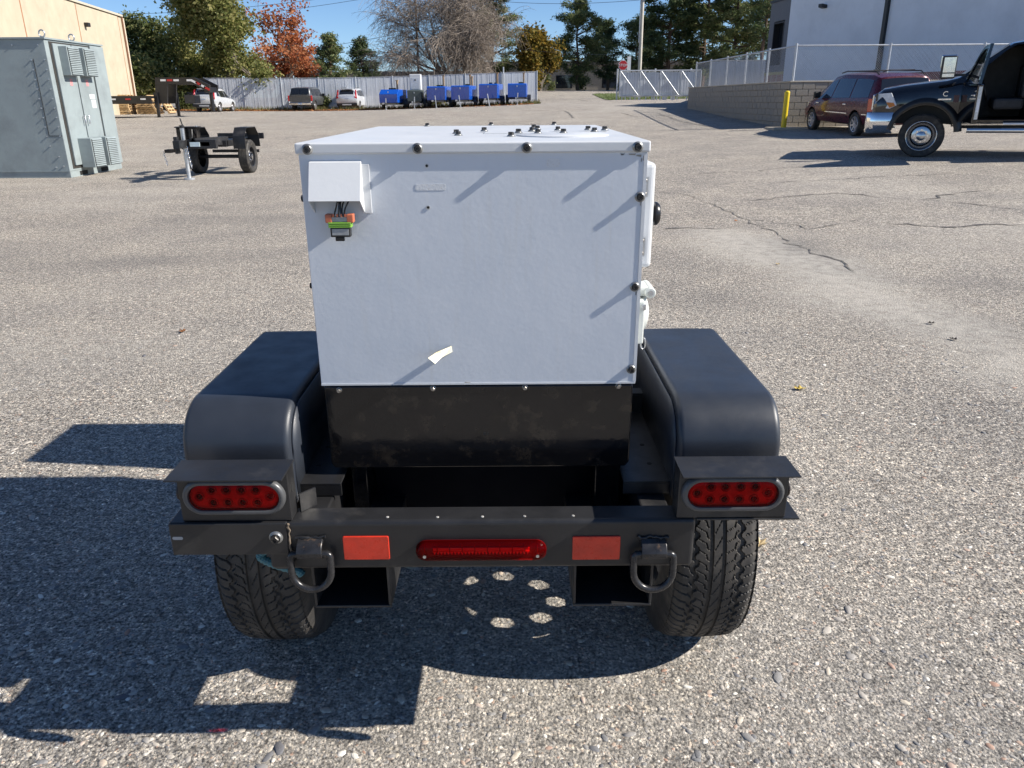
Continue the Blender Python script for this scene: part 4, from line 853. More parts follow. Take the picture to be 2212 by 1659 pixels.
MB().prism([dp(.9, 1.12, -.03), dp(1.1, 1.12, -.03), dp(1.1, 1.155, -.03), dp(.9, 1.155, -.03)], MD.to_3x3() @ Vector((.03, 0, 0))).build('door_handle', chrome, dro, bevel=.008)
MB().prism([dp(1.163, .74, .02), dp(1.163, 1.28, .02), dp(1.163, 1.28, .075), dp(1.163, .74, .075)], MD.to_3x3() @ Vector((0, -.004, 0))).build('door_edge', steel, dro)
MB().prism([dp(1.168, .86, .03), dp(1.168, 1.08, .03), dp(1.168, 1.08, .07), dp(1.168, .86, .07)], MD.to_3x3() @ Vector((0, -.002, 0))).build('sticker', M_('white_sticker', (.75, .76, .78), .5), dro)
# towing mirror, carried by the open door
def mbx(s0, s1, d0, d1, z0, z1): return MB().prism([dp(s0, z0, d0), dp(s1, z0, d0), dp(s1, z0, d1), dp(s0, z0, d1)], (0, 0, z1-z0))
mr = mbx(.0, .1, -.42, -.17, 1.42, 1.82).build('towing_mirror', blk, dro, bevel=.03); mbx(.1005, .108, -.395, -.195, 1.53, 1.79).build('mirror_glass', chrome, mr); mbx(.1005, .108, -.395, -.195, 1.45, 1.51).build('mirror_glass', chrome, mr)
mbx(-.03, .02, -.43, -.16, 1.6, 1.835).build('mirror_cap', chrome, mr, bevel=.02); mbx(.04, .09, -.18, -.0, 1.46, 1.5).build('mirror_arm', blk, mr)
for sg in (-1, 1):
    # flares
    fl = MB(); ls = []
    for k in range(25):
        a = R(8+168*k/24); c_, s2 = math.cos(a), math.sin(a)
        ls.append([(sg*.97, .545*c_, .43+.545*s2), (sg*1.05, .54*c_, .43+.54*s2), (sg*1.062, .575*c_, .43+.575*s2), (sg*1.045, .63*c_, .43+.63*s2), (sg*.97, .68*c_, .43+.68*s2)])
    loops(fl, ls); fl.build('wheel_flare', M_('flare_black', (.012, .012, .014), .35, var=.2), tr_, smooth=50)
    hl = MB().prism([(sg*.93, .885, .93), (sg*1.0, .62, .9), (sg*1.0, .5, .96), (sg*.995, .62, 1.19), (sg*.92, .88, 1.17)], (sg*.018, .01, 0)).build('headlight', clearl, tr_, bevel=.01)
    MB().prism([(sg*.998, .63, .915), (sg*1.004, .53, .955), (sg*1.004, .57, 1.01), (sg*1.0, .7, 1.02)], (sg*.02, 0, 0)).build('indicator', M_('amber', (.6, .2, .04), .2, var=.1, scale=30), hl)
    bp = MB(); ls = []
    for z, o_ in ((.44, -.05), (.5, .0), (.64, .015), (.78, .01), (.83, -.02)): ls.append([(sg*x, y+o_*.6, z) for x, y in ((.88, 1.03), (.96, 1.01), (1.015+o_, .93), (1.03+o_, .8), (1.03+o_, .55), (.98, .55), (.97, .8), (.88, .95))])
    loops(bp, ls, True, True); bp.build('bumper_end', chrome, tr_, smooth=50)
    MB().cyl((sg*1.07, -.75, .5), (sg*1.07, -3.0, .5), .045, n=14).build('side_step', chrome, tr_, smooth=50)
    for yy in (-.9, -1.9, -2.8): MB().box(sg*.8 if sg > 0 else -1.06, 1.06 if sg > 0 else -.8, yy-.03, yy+.03, .5, .56).build('step_bracket', blk, tr_)
MB().box(-.9, .9, .94, 1.03, .44, .82).build('front_bumper', chrome, tr_, bevel=.03)
gr_ = MB().box(-.62, .62, .92, .97, .86, 1.16).build('grille', chrome, tr_, bevel=.02)
for k in range(5): MB().box(-.56, .56, .968, .975, .9+k*.05, .93+k*.05).build('grille_bar', blk, gr_)
MB().box(-.99, .99, .86, .9, 1.04, 1.19).build('hood_edge', black, tr_, bevel=.02)
tb_ = text_mesh('C', .13, .004, chrome, 'badge_letter'); put(tb_, 'badge', tr_, Matrix.Translation((-1.012, -.3, 1.15)) @ Matrix.Rotation(R(-90), 4, 'Z') @ Matrix.Rotation(R(90), 4, 'X'))
MB().box(-1.016, -1.005, -.41, -.19, 1.045, 1.07).build('badge_bar', chrome, tr_); MB().box(-1.016, -1.006, -.54, -.45, 1.0, 1.13).build('badge_plate', M_('badge_dark', (.1, .04, .04), .4, var=.4, scale=60), tr_)
MB().box(-1.006, -.945, -1.68, -1.33, .6, .63).build('sill_sticker', MATS['white_sticker'], tr_)
MB().box(-.35, .35, -6.0, -.6, .5, .6).build('chassis', blk, tr_); MB().box(-1.05, 1.05, -6.0, -3.25, .95, 1.1).build('flat_bed', black, tr_, bevel=.02); MB().box(-1.0, 1.0, -3.35, -3.25, 1.1, 2.0).build('headboard', black, tr_)
cw = M_('polished_wheel', (.5, .51, .53), .16, 1, var=.05); cwd = M_('polished_wheel_dark_reflection', (.12, .12, .13), .25, .9, var=.1)  # second one: same polished metal, dark reflection in the dish put into its colour
def truck_wheel(x, y, sg):
    w_ = wheel(tr_, x, y, .405, .26, sg, .66, 0, cwd); o = MB().tube([(.108, .268*math.cos(q), .268*math.sin(q)) for q in [2*math.pi*k/40 for k in range(40)]], .012, 8, True).build('rim_lip', cw, None, smooth=60); o.parent = w_
    for k in range(8): a = 2*math.pi*k/8; o = MB().cyl((.05, .11*math.cos(a), .11*math.sin(a)), (.12, .11*math.cos(a), .11*math.sin(a)), .018, n=8).build('lug_nut', chrome, None); o.parent = w_
    o = MB(); o.lathe([(.2, .03), (.17, .075), (.13, .085), (.085, .085), (.085, .12), (.05, .135), (0, .137)], 28, Matrix.Rotation(R(90), 4, 'Y')); o = o.build('hub_cover', cw, None, smooth=35); o.parent = w_
for sg in (-1, 1): truck_wheel(sg*.92, 0, sg); truck_wheel(sg*.92, -4.3, sg)
hd = math.radians(63)      # heading: left and away
a = P(1985, 338, Y=15.6); ux, uy = -math.sin(hd), math.cos(hd)
mount(tr_, a.x+.95*math.cos(hd), a.y+.95*math.sin(hd)+.05, hd); tilt(tr_, -4.3, 0.001)

# ------------------------------------------------------------------ grey switchgear cabinet on the left
cab = thing('switchgear_cabinet', 'tall weathered grey-green switchgear cabinet with louvred doors', 'cabinet', (-9.9, 16.6, 0), world=True)
KX, KY0, KY1, KZ = -8.65, 15.54, 17.66, 2.5
cgrey = M_('weathered_grey_green_paint', (.27, .315, .32), .55, var=.1, scale=1.5, bump=.08, bscale=40, dirt=(.18, .205, .21), dscale=1.6, dlo=.45, dhi=.75); cdark = M_('cabinet_gap', (.03, .028, .025), .8, var=.2)
wallo = MB().box(-11.2, KX, KY0, KY1, .12, KZ).build('shell', cgrey, cab, bevel=.01)
MB().box(-11.2, KX-.003, KY0+.003, KY1-.003, .0, .1195).build('base_frame', cgrey, cab); MB().box(-11.18, KX, KY0-.012, KY0-.001, .115, .135).build('base_trim', cgrey, cab)
MB().box(-11.25, KX+.03, KY0-.03, KY1+.03, KZ+.0005, KZ+.03).build('roof_sheet', cgrey, cab)
def cpan(y0, y1, z0, z1, d, nm, mt=cgrey, bev=.006): return MB().box(KX+.0005, KX+d, y0, y1, z0, z1).build(nm, mt, cab, bevel=bev)
MB().box(KX+.0003, KX+.006, KY0+.13, KY1-.04, .16, KZ-.03).build('door_recess', cdark, cab)
d1 = MB().box(KX+.007, KX+.04, KY0+.2, KY0+.83, .22, KZ-.06).build('door', cgrey, cab, bevel=.006); d2 = MB().box(KX+.007, KX+.04, KY0+.87, KY0+1.5, .22, KZ-.06).build('door', cgrey, cab, bevel=.006)
cpan(KY0+1.58, KY1, .14, KZ-.02, .035, 'end_panel')
for par_, y0, z0, z1, dp_ in ((d1, .36, 1.88, 2.4, .2), (d2, .96, 1.88, 2.4, .2), (d1, .42, .16, .72, .3), (d2, 1.02, .16, .72, .3)):
    vb = MB().box(KX+.041, KX+dp_, KY0+y0, KY0+y0+.44, z0, z1).build('vent_box', cgrey, par_, bevel=.006)
    MB().box(KX+dp_+.0005, KX+dp_+.004, KY0+y0+.02, KY0+y0+.42, z0+.02, z1-.02).build('louvre_backing', cdark, vb)
    nl = 15
    for k in range(nl):
        z = z0+.03+(z1-z0-.06)*k/(nl-1); MB().prism([(KX+dp_+.004, KY0+y0+.025, z+.012), (KX+dp_+.022, KY0+y0+.025, z-.012), (KX+dp_+.024, KY0+y0+.025, z-.008), (KX+dp_+.006, KY0+y0+.025, z+.016)], (0, .39, 0)).build('louvre_slat', cgrey, vb)
for y, z, w, h, m_, nm in ((KY0+.6, 1.76, .09, .12, (.6, .25, .25), 'warning_label'), (KY0+1.2, 1.76, .09, .12, (.6, .25, .25), 'warning_label'), (KY0+1.3, 1.5, .2, .09, (.7, .72, .72), 'label'), (KY0+1.32, 1.36, .18, .16, (.5, .53, .54), 'label')):
    MB().box(KX+.0403, KX+.042, y-w/2, y+w/2, z-h/2, z+h/2).build(nm, M_('label_%d' % int(m_[0]*100+m_[1]*10), m_, .5, var=.15, scale=25), d1 if y < KY0+.85 else d2)
for y, d_ in ((KY0+.77, d1), (KY0+.93, d2)): MB().tube([(KX+.04, y, 1.12), (KX+.09, y, 1.14), (KX+.09, y, 1.02), (KX+.085, y, .98)], .012, 6).build('door_handle', steel, d_, smooth=60)
for x, y in ((KX-.08, KY0+.12), (KX-.08, KY0+1.15)):
    MB().tube([(x+.055*math.cos(a), y, KZ+.1+.06*math.sin(a)) for a in [2*math.pi*k/16 for k in range(16)]], .013, 8, True).build('lifting_eye', steel, cab, smooth=60)
MB().box(KX-.27, KX-.26, KY0-.006, KY0-.0015, .78, 2.16).build('inspection_seam', cdark, cab); MB().box(KX-.26, KX-.02, KY0-.006, KY0-.0015, .78, .79).build('inspection_seam', cdark, cab)
for x, z in [(KX-.3, .78+.17*k*1.0) for k in range(9)]+[(KX-.05, .78+.17*k) for k in range(9)]+[(KX-.25, .2), (KX-.1, .22), (KX-1.5, .2), (KX-1.42, .2), (KX-.15, .4), (KX-.12, 2.4), (KX-.6, 2.4), (KX-1.1, 2.4), (KX-.28, .6)]:
    MB().cyl((x, KY0-.02, z), (x, KY0-.0005, z), .013, n=7).build('bolt', steel, cab)
for y0 in (KY0+.35, KY0+1.2): MB().box(KX-.0025, KX+.002, y0, y0+.3, .02, .1).build('fork_slot', darkm, cab)

# ------------------------------------------------------------------ small black chassis trailer facing the camera
stl = thing('chassis_trailer', 'small empty black chassis trailer resting on its tongue jack', 'trailer', (-5.92, 16.4, 0), world=True)
sx, sy = -5.92, 16.4
for s_ in (-1, 1):
    w_ = wheel(stl, s_*.515, 0, .33, .205, s_, .62, 0, M_('black_wheel', (.02, .02, .022), .35, .2))
    w_.location.z = gz(sx+s_*.5, sy)+.325
    o = MB(); o.lathe([(.12, .02), (.1, .05), (.06, .055), (.055, .09), (0, .1)], 20, Matrix.Rotation(R(90), 4, 'Y')); o = o.build('hub', chrome, None, smooth=40); o.parent = w_
    for k in range(6): a = 2*math.pi*k/6; o = MB().cyl((.04, .085*math.cos(a), .085*math.sin(a)), (.075, .085*math.cos(a), .085*math.sin(a)), .014, n=6).build('lug_nut', chrome, None); o.parent = w_
    x0, x1 = sorted((sx+s_*.4, sx+s_*.64)); fpr = [(15.93, .5), (15.95, .74), (16.12, .9), (16.68, .9), (16.86, .74), (16.88, .5)]
    f_ = MB()
    for (ya, za), (yb, zb_) in zip(fpr[:-1], fpr[1:]): f_.prism([(x0, ya, za), (x0, yb, zb_), (x0, yb-.0, zb_-.012), (x0, ya, za-.012)] if abs(zb_-za) < .2 else [(x0, ya, za), (x0, yb, zb_), (x0, yb+.012, zb_), (x0, ya+.012, za)], (x1-x0, 0, 0))
    f_.build('fender', blackp, stl)
    MB().box(sx+s_*.36-.04, sx+s_*.36+.04, 15.6, 17.6, .56, .68).build('frame_rail', blackp, stl, bevel=.006)
    MB().prism([(sx+s_*.4, 15.7, .6), (sx+s_*.4+s_*-.07, 15.7, .6), (sx+s_*-.02-.03*0, 14.95, .6), (sx+s_*.05, 14.95, .6)], (0, 0, .15)).build('tongue_arm', blackp, stl)
MB().box(sx-.4, sx+.4, 15.55, 15.65, .561, .679).build('cross_member', blackp, stl); MB().box(sx-.3195, sx+.3195, 17.5, 17.6, .57, .67).build('cross_member', blackp, stl); MB().box(sx-.5, sx+.5, 17.61, 17.68, .62, .74).build('rear_beam', blackp, stl)
MB().cyl((sx-.5, 16.4, .33), (sx+.5, 16.4, .33), .035, n=10).build('axle', blackp, stl); MB().box(sx-.3195, sx+.3195, 16.0, 16.9, .6, .66).build('deck', blackp, stl)
MB().box(sx-.5, sx+.5, 17.2, 17.24, .36, .42).build('rear_bar', blackp, stl); MB().box(sx+.05, sx+.25, 17.193, 17.199, .37, .41).build('reflective_tape', M_('tape_red_white', (.6, .3, .28), .4, var=.3, scale=20), stl)
bx = MB().box(sx-.36, sx+.02, 15.12, 15.32, .68, .93).build('battery_box', blackg, stl, bevel=.012); MB().box(sx-.38, sx+.04, 15.1, 15.34, .9305, .95).build('lid', blackp, bx, bevel=.005)
MB().cyl((sx+.0, 15.2, .951), (sx+.0, 15.2, .965), .025, n=10).build('knob', steel, bx)
fb_ = MB().box(sx-.24, sx-.12, 14.6, 15.2, .58, .72).build('tongue_beam', blackp, stl, bevel=.006)
MB().box(sx-.3, sx-.241, 14.8, 14.9, .48, .78).build('coupler_plate', blackp, stl); MB().box(sx-.33, sx-.2, 14.4, 14.62, .52, .58).build('coupler', blackg, stl, bevel=.01)
for k, x in enumerate((sx-.02, sx+.19)):
    pass
MB().box(sx-.06, sx+.12, 14.93, 14.945, .6, .68).build('sticker', M_('sticker_blue', (.6, .72, .75), .5), stl); MB().box(sx+.14, sx+.3, 14.95, 14.965, .61, .68).build('sticker', M_('sticker_white2', (.75, .78, .78), .5), stl)
MB().box(sx-.1, sx+.42, 14.95, 15.05, .56, .72).build('front_beam', blackp, stl, bevel=.006)
jx, jy = -6.11, 15.0
jk = MB().cyl((jx, jy, .3), (jx, jy, .93), .04, n=14).build('tongue_jack', steel, stl, smooth=40); MB().cyl((jx, jy, .03), (jx, jy, .32), .035, n=14).build('jack_leg', galv, jk, smooth=40)
MB().cyl((jx, jy, 0), (jx, jy, .03), .1, n=16).build('jack_foot', galv, jk); MB().cyl((jx, jy, .93), (jx, jy, .98), .045, n=12).build('jack_cap', blackp, jk); MB().cyl((jx+.02, jy, .96), (jx-.01, jy, 1.1), .012, n=8).build('crank', blackp, jk)
def chain(p0, p1, n, par):
    p0, p1 = Vector(p0), Vector(p1); d = (p1-p0)/n
    for k in range(n):
        c_ = p0+d*(k+.5); a, e = (Vector((1, 0, 0)), Vector((0, 0, 1))) if k % 2 else (Vector((0, 1, 0)), Vector((0, 0, 1)))
        MB().tube([c_+a*.014*math.cos(q)+e*abs(d.length)*.72*math.sin(q) for q in [2*math.pi*j/8 for j in range(8)]], .0055, 5, True).build('chain_link', chrome, par, smooth=60)
chain((jx-.02, jy-.06, .62), (jx+.1, jy-.08, .28), 10, stl); chain((jx+.06, jy-.07, .64), (jx+.12, jy-.1, .22), 11, stl); chain((jx-.2, 14.5, .54), (jx-.16, 14.5, .3), 7, stl)
MB().tube([(jx-.07, jy-.05, .5), (jx-.1, jy-.06, .6), (jx+.03, jy-.05, .66), (jx+.16, jy+.02, .76), (jx+.14, jy+.1, .9)], .012, 6).build('cable', blackp, stl, smooth=60)

# ------------------------------------------------------------------ gooseneck flatbed trailer
GY_ = 42.; gp = lambda u, v: P(u, v, Y=GY_)
gbl = M_('black_trailer_paint', (.012, .012, .014), .35, var=.2)
tapew = M_('reflective_white', (.8, .8, .8), .35); taper = M_('reflective_red', (.5, .02, .02), .35)
p0 = gp(352, 251); gn = thing('gooseneck_trailer', 'long black gooseneck flatbed trailer with red and white tape', 'trailer', (p0.x, GY_, gz(p0.x, GY_)), world=True)
a, c_ = gp(346, 207), gp(346, 224); g0 = gz(p0.x, GY_)
xl = a.x-16
MB().box(xl, a.x, GY_-1.2, GY_-1.05, c_.z, a.z).build('deck_beam', gbl, gn, bevel=.01); MB().box(xl, a.x, GY_-1.05, GY_+1.2, a.z-.12, a.z-.01).build('deck', gbl, gn)
for k in range(9): x = a.x-.5-k*.75; MB().box(x, x+.26, GY_-1.206, GY_-1.2005, a.z-.19, a.z-.12).build('reflective_tape', taper if k % 2 else tapew, gn)
n0, n1 = gp(346, 170), gp(375, 170); yy = GY_-.5
for y_ in (GY_-.6, GY_+.5): MB().prism([(gp(346, 224).x, y_, c_.z), (gp(372, 224).x, y_, c_.z), (gp(372, 188).x, y_, gp(372, 188).z), (gp(372, 170).x, y_, gp(372, 170).z), (gp(346, 170).x, y_, gp(346, 170).z)], (0, .12, 0)).build('neck_upright', gbl, gn, bevel=.01)
top_ = [(346, 168), (430, 168), (462, 184), (462, 200), (428, 183), (372, 183), (346, 183)]
for y_ in (GY_-.61, GY_+.5): MB().prism([(gp(u, v).x, y_, gp(u, v).z) for u, v in top_], (0, .13, 0)).build('neck_arm', gbl, gn)
for k in range(5):
    u = 357+k*14; A1, A2 = gp(u, 172), gp(u+12, 176); 
    if k != 3: MB().box(A1.x, A2.x, GY_-.616, GY_-.6105, A2.z, A1.z).build('reflective_tape', taper if k % 2 else tapew, gn)
for k, (u, v) in enumerate(((424, 172), (433, 176), (442, 181), (451, 186))):
    A1 = gp(u, v); M = Matrix.Translation(A1) @ Matrix.Rotation(R(28), 4, 'Y'); MB().box(-.0, .3, -.62-A1.y+GY_+0, -.6115-A1.y+GY_, -.1, .0, M).build('reflective_tape', taper if k % 2 else tapew, gn)
cpx = gp(462, 200); MB().cyl((cpx.x-.15, GY_, cpx.z+.2), (cpx.x-.15, GY_, cpx.z-.9), .1, n=12).build('coupler_post', gbl, gn); MB().box(cpx.x-.3, cpx.x, GY_-.5, GY_+.5, cpx.z-.0, cpx.z+.25).build('neck_nose', gbl, gn)
for u, y_ in ((353, -.7), (372, .7)):
    q = gp(u, 230); zg = gz(q.x, GY_+y_); MB().box(q.x-.08, q.x+.08, GY_+y_-.08, GY_+y_+.08, zg+.45, gp(u, 200).z).build('landing_leg', gbl, gn); MB().box(q.x-.06, q.x+.06, GY_+y_-.06, GY_+y_+.06, zg+.02, zg+.45).build('leg_inner', gbl, gn); MB().box(q.x-.18, q.x+.18, GY_+y_-.15, GY_+y_+.15, zg, zg+.02).build('leg_foot', gbl, gn)
MB().box(gp(374, 0).x-.0, gp(374, 0).x+.55, GY_-.4, GY_+.3, gp(372, 224).z, gp(372, 205).z).build('tool_box', M_('grey_tool_box', (.05, .05, .052), .5, var=.2), gn, bevel=.02)
for k in range(2): wheel(gn, a.x-9.5-k*.95-p0.x, -1.0, .4, .25, -1, .6, 0)

# ------------------------------------------------------------------ generators by the fence
blue = M_('blue_generator_paint', (.006, .085, .46), .25, var=.08, coat=.6); dgreen = M_('grey_green_generator_paint', (.06, .075, .072), .4, var=.1); woodm = M_('raw_lumber', (.42, .27, .13), .7, var=.2, scale=5)
GL = 'blue trailer generators parked along the slatted fence'
def generator(label, u, v, Y, w, ztop, zbot, ln, post, pm_, shape=0, rz=0):
    q = P(u, v, Y=Y); r = thing('trailer_generator', label, 'generator', group=GL if pm_ is blue else None); r.location = (q.x, Y, gz(q.x, Y)); r.rotation_euler = (0, 0, rz)
    r.scale = (1.07,)*3      # front at y=0, extends +y
    hb = MB(); hw = w/2
    if shape == 0: hb.prism([(-hw, 0, zbot), (-hw, 0, ztop-.06), (-hw, .12, ztop), (-hw, ln, ztop), (-hw, ln, zbot)], (w, 0, 0))
    else: hb.prism([(-hw, 0, zbot), (-hw, 0, ztop-.32), (-hw, .5, ztop), (-hw, ln, ztop), (-hw, ln, zbot)], (w, 0, 0))
    hbo = hb.build('canopy', pm_, r, bevel=.03)
    MB().box(-.03, .03, -.012, -.001, ztop-.25, ztop-.13).build('lock', steel, hbo)
    for sg in (-1, 1):
        MB().box(sg*(hw+.0005), sg*(hw+.012), .3, ln*.48, zbot+.15, ztop-.12).build('side_door', pm_, hbo, bevel=.005) if sg > 0 else MB().box(-(hw+.012), -(hw+.0005), .3, ln*.48, zbot+.15, ztop-.12).build('side_door', pm_, hbo, bevel=.005)
    MB().box(-hw+.05, hw-.05, .02, ln, zbot-.14, zbot-.001).build('chassis', blackp, r)
    for sg in (-1, 1):
        wheel(r, sg*(hw+.14), ln*.6, .34, .2, sg, .6, 5); f_ = MB()
        for k in range(8):
            a0, a1 = R(180*k/8), R(180*(k+1)/8); f_.prism([(sg*(hw+.02), ln*.6+.42*math.cos(a0), .34+.42*math.sin(a0)), (sg*(hw+.02), ln*.6+.42*math.cos(a1), .34+.42*math.sin(a1)), (sg*(hw+.02), ln*.6+.4*math.cos(a1), .34+.4*math.sin(a1)), (sg*(hw+.02), ln*.6+.4*math.cos(a0), .34+.4*math.sin(a0))], (sg*.24, 0, 0))
        f_.build('mudguard', blackp, r)
        MB().prism([(sg*(hw-.15)-.04, .05, zbot-.13), (sg*(hw-.15)+.04, .05, zbot-.13), (sg*.03+.04, -1.2, zbot-.13), (sg*.03-.04, -1.2, zbot-.13)], (0, 0, .1)).build('drawbar', blackp, r)
    MB().cyl((0, -1.15, zbot-.05), (0, -1.42, zbot-.05), .06, n=10).build('coupler', steel, r); lean = rnd.uniform(-.12, .12)
    jk = MB().cyl((.16+lean, -1.0, .04), (.12, -1.0, zbot+.32), .035, n=10).build('tongue_jack', steel, r); MB().cyl((.16+lean, -1, .0), (.16+lean, -1, .04), .09, n=12).build('foot', steel, jk)
    for px, py, ph, pw in post: MB().box(px-pw, px+pw, py-pw, py+pw, ztop, ztop+ph).build('timber_post', woodm, hbo, bevel=.006); MB().box(px-pw*1.7, px+pw*1.7, py-pw*1.7, py+pw*1.7, ztop+ph, ztop+ph+.05).build('post_cap', woodm, hbo)
    for k in range(2): x = rnd.uniform(-hw*.7, hw*.7); MB().box(x-.12, x+.12, ln*.6, ln*.6+.3, ztop, ztop+.12).build('roof_fitting', blackp, hbo, bevel=.01)
    return r
generator('lowest blue generator, leftmost of the row with sloping hood', 840, 231, 65.2, 1.42, 1.42, .48, 2.6, [(.25, 1.6, .62, .06)], blue, 1, R(-9))
g6 = generator('squat grey-green generator with a white cabinet rising behind it', 896, 231, 65.5, 1.05, 1.32, .52, 1.9, [], dgreen, 0)
wc = MB().box(-.42, .42, 1.0, 1.85, 1.32, 2.45).build('white_cabinet', white, g6, bevel=.04); MB().box(-.36, .3, .985, .999, 1.4, 2.2).build('cabinet_door', M_('pale_grey_panel', (.55, .58, .62), .4), wc, bevel=.01); MB().box(-.06, .06, .975, .984, 2.0, 2.08).build('cabinet_latch', blk, wc)
generator('blue generator next to the grey-green one, with one timber post', 943, 230, 65.3, 1.42, 1.52, .55, 2.4, [(.3, 1.4, .75, .06)], blue, 0, R(-7))
generator('blue generator third of the blue row, with two pale timber posts', 995, 229, 65.4, 1.42, 1.52, .52, 2.4, [(.5, 1.2, .72, .05), (.65, 1.25, .6, .05)], blue, 0, R(-10))
generator('blue generator in front of the tall fence pole, post with flared cap', 1055, 228, 66, 1.42, 1.58, .55, 2.5, [(.45, 1.4, .76, .07)], blue, 0, R(-9))
generator('rightmost blue generator at the open end of the fence', 1117, 227, 66.6, 1.42, 1.54, .55, 2.4, [(.45, 1.1, .74, .06)], blue, 0, R(-4))

# ------------------------------------------------------------------ beige building on the left
beige = M_('beige_precast', (.45, .395, .29), .85, var=.08, scale=1.2, bump=.25, bscale=30, bdist=.01, dirt=(.36, .31, .23), dscale=1.0, dlo=.5, dhi=.85); rustj = M_('rust_sealant', (.3, .13, .06), .8, var=.2)
bc = P(262, 38, Y=55); bdir = Vector((.148, -.989, 0)); bg0 = gz(bc.x, 55)-.2; btop = bc.z
bb = thing('beige_building', 'tan precast concrete warehouse with rust coloured joints', 'building', (bc.x, 55, bg0), world=True)
nrm_ = Vector((.989, .148, 0)); o0 = Vector((bc.x, 55, 0))
def bpt(s, d, z): q = o0+bdir*s+nrm_*d; return (q.x, q.y, z)
def slab(s0, s1, d0, d1, z0, z1, nm, mt, bev=0): return MB().prism([bpt(s0, d0, z0), bpt(s1, d0, z0), bpt(s1, d1, z0), bpt(s0, d1, z0)], (0, 0, z1-z0)).build(nm, mt, bb, bevel=bev)
pw_ = 7.2
for k in range(6):
    s0 = .75+k*pw_; slab(s0+.06, s0+pw_-.06, -.25, 0, bg0, btop+.0*k, 'wall_panel', beige, .02); slab(s0-.06, s0+.06, -.24, -.01, bg0, btop, 'joint', rustj)
slab(.05, .685, -.25, -.03, bg0, btop, 'corner_panel', beige, .02); slab(-.12, .04, -.3, .06, bg0, btop+.05, 'downspout', M_('rust_brown_pipe', (.2, .1, .055), .6, var=.2), .02); slab(-.5, -.13, -12, .0, bg0, btop, 'end_wall', M_('pale_trim', (.6, .52, .4), .8, var=.1))
slab(.05, 44, -14, -.27, bg0, btop-.3, 'core', beige); slab(-.1, 44, -.3, .08, btop+.051, btop+.17, 'coping', M_('coping_metal', (.5, .45, .36), .5, var=.1))
fx = bpt(7.0, .01, btop-1.0); MB().box(fx[0], fx[0]+.25, fx[1]-.15, fx[1]+.15, fx[2]-.12, fx[2]+.1).build('wall_light', blk, bb, bevel=.03)

# pallets stacked at the foot of the building
pwood = M_('pallet_wood', (.45, .31, .16), .8, var=.25, scale=4)
def pallet_parts(par, M=None):
    for k in range(3): MB().box(-.6, .6, -.5+k*.45, -.4+k*.45, .02, .11).build('stringer', pwood, par)
    for k in range(6): MB().box(-.6+k*.22, -.5+k*.22, -.5, .5, .1105, .13).build('board', pwood, par)
    for k in range(3): MB().box(-.6+k*.55, -.5+k*.55, -.5, .5, 0, .0195).build('bottom_board', pwood, par)
ORD = ['', 'second', 'third', 'fourth', 'fifth', 'sixth', 'seventh', 'eighth', 'ninth', 'tenth', 'eleventh', 'twelfth']
pal0 = thing('pallet', 'x', 'pallet', group='wooden pallets behind the gooseneck trailer'); pallet_parts(pal0); pc = 0
pb_ = P(268, 246, Y=52); pals = []
for st_, (dx, dy, n) in enumerate(((0, 0, 9), (1.5, .4, 8), (-.6, 1.8, 7))):
    for k in range(n):
        o = pal0 if pc == 0 else copy_tree(pal0); pc += 1
        where = ['the left pallet stack behind the gooseneck trailer', 'the right pallet stack behind the gooseneck trailer', 'the hindmost pallet stack by the tan wall'][st_]
        o['label'] = '%s pallet of %s' % ('bottom' if k == 0 else 'topmost' if k == n-1 else ORD[k]+' from bottom', where)
        x, y = pb_.x+dx, 52+dy; o.location = (x+rnd.gauss(0, .03), y+rnd.gauss(0, .03), gz(x, y)+k*.132); o.rotation_euler = (0, 0, R(rnd.gauss(0, 3)))
for k in range(2):
    o = copy_tree(pal0); x, y = pb_.x+2.2+k*.75, 51.6; o.location = (x, y, gz(x, y)+.55); o.rotation_euler = (0, R(62), 0); o['label'] = ('wooden pallet leaning on the right stack, inner one', 'wooden pallet leaning on the right stack, outermost')[k]
ys = MB(); q = P(243, 196, Y=53); yb_ = thing('yellow_sign_board', 'yellow board standing behind the pallets', 'board', (q.x, 53, gz(q.x, 53)), world=True)
zz = gz(q.x, 53); MB().box(q.x-.45, q.x+.45, 53, 53.05, zz+1.0, zz+2.2).build('board', M_('yellow_board', (.75, .45, .05), .5, var=.1), yb_); [MB().box(q.x+s*.35-.04, q.x+s*.35+.04, 53.051, 53.12, zz, zz+2.1).build('leg', woodm, yb_) for s in (-1, 1)]

# ------------------------------------------------------------------ block retaining wall, bollard, fences on the right
blockm = M_('concrete_block', (.34, .31, .26), .9, var=.22, scale=1.7, bump=.5, bscale=45, bdist=.01, dirt=(.23, .2, .165), dscale=.9, dlo=.45, dhi=.7); mortar = M_('mortar', (.3, .27, .22), .95, var=.15)
wc0 = P(1702, 276, Y=26.7); WX, WY, WZ = 9.13, 26.7, 1.85
rw = thing('retaining_wall', 'long weathered concrete block retaining wall along the drive', 'wall', (WX, WY, gz(WX, WY)), world=True)
wl_end = (8.72, 40.); 
MB().prism([(WX+.012, WY+.012, 0), (18, WY+.012, 0), (18, WY+.5, 0), (WX+.5, WY+.5, 0)], (0, 0, WZ-.012)).build('core', mortar, rw)
MB().prism([(WX+.014, WY+.48, 0), (WX+.5, WY+.48, 0), (wl_end[0]+.5, wl_end[1]-.012, 0), (wl_end[0]+.012, wl_end[1]-.012, 0)], (0, 0, WZ-.014)).build('core', mortar, rw)
L_ = math.hypot(wl_end[0]-WX, wl_end[1]-WY); wd = Vector(((wl_end[0]-WX)/L_, (wl_end[1]-WY)/L_, 0)); wn_ = Vector((-wd.y, wd.x, 0)); bh, bw_ = .2, .4
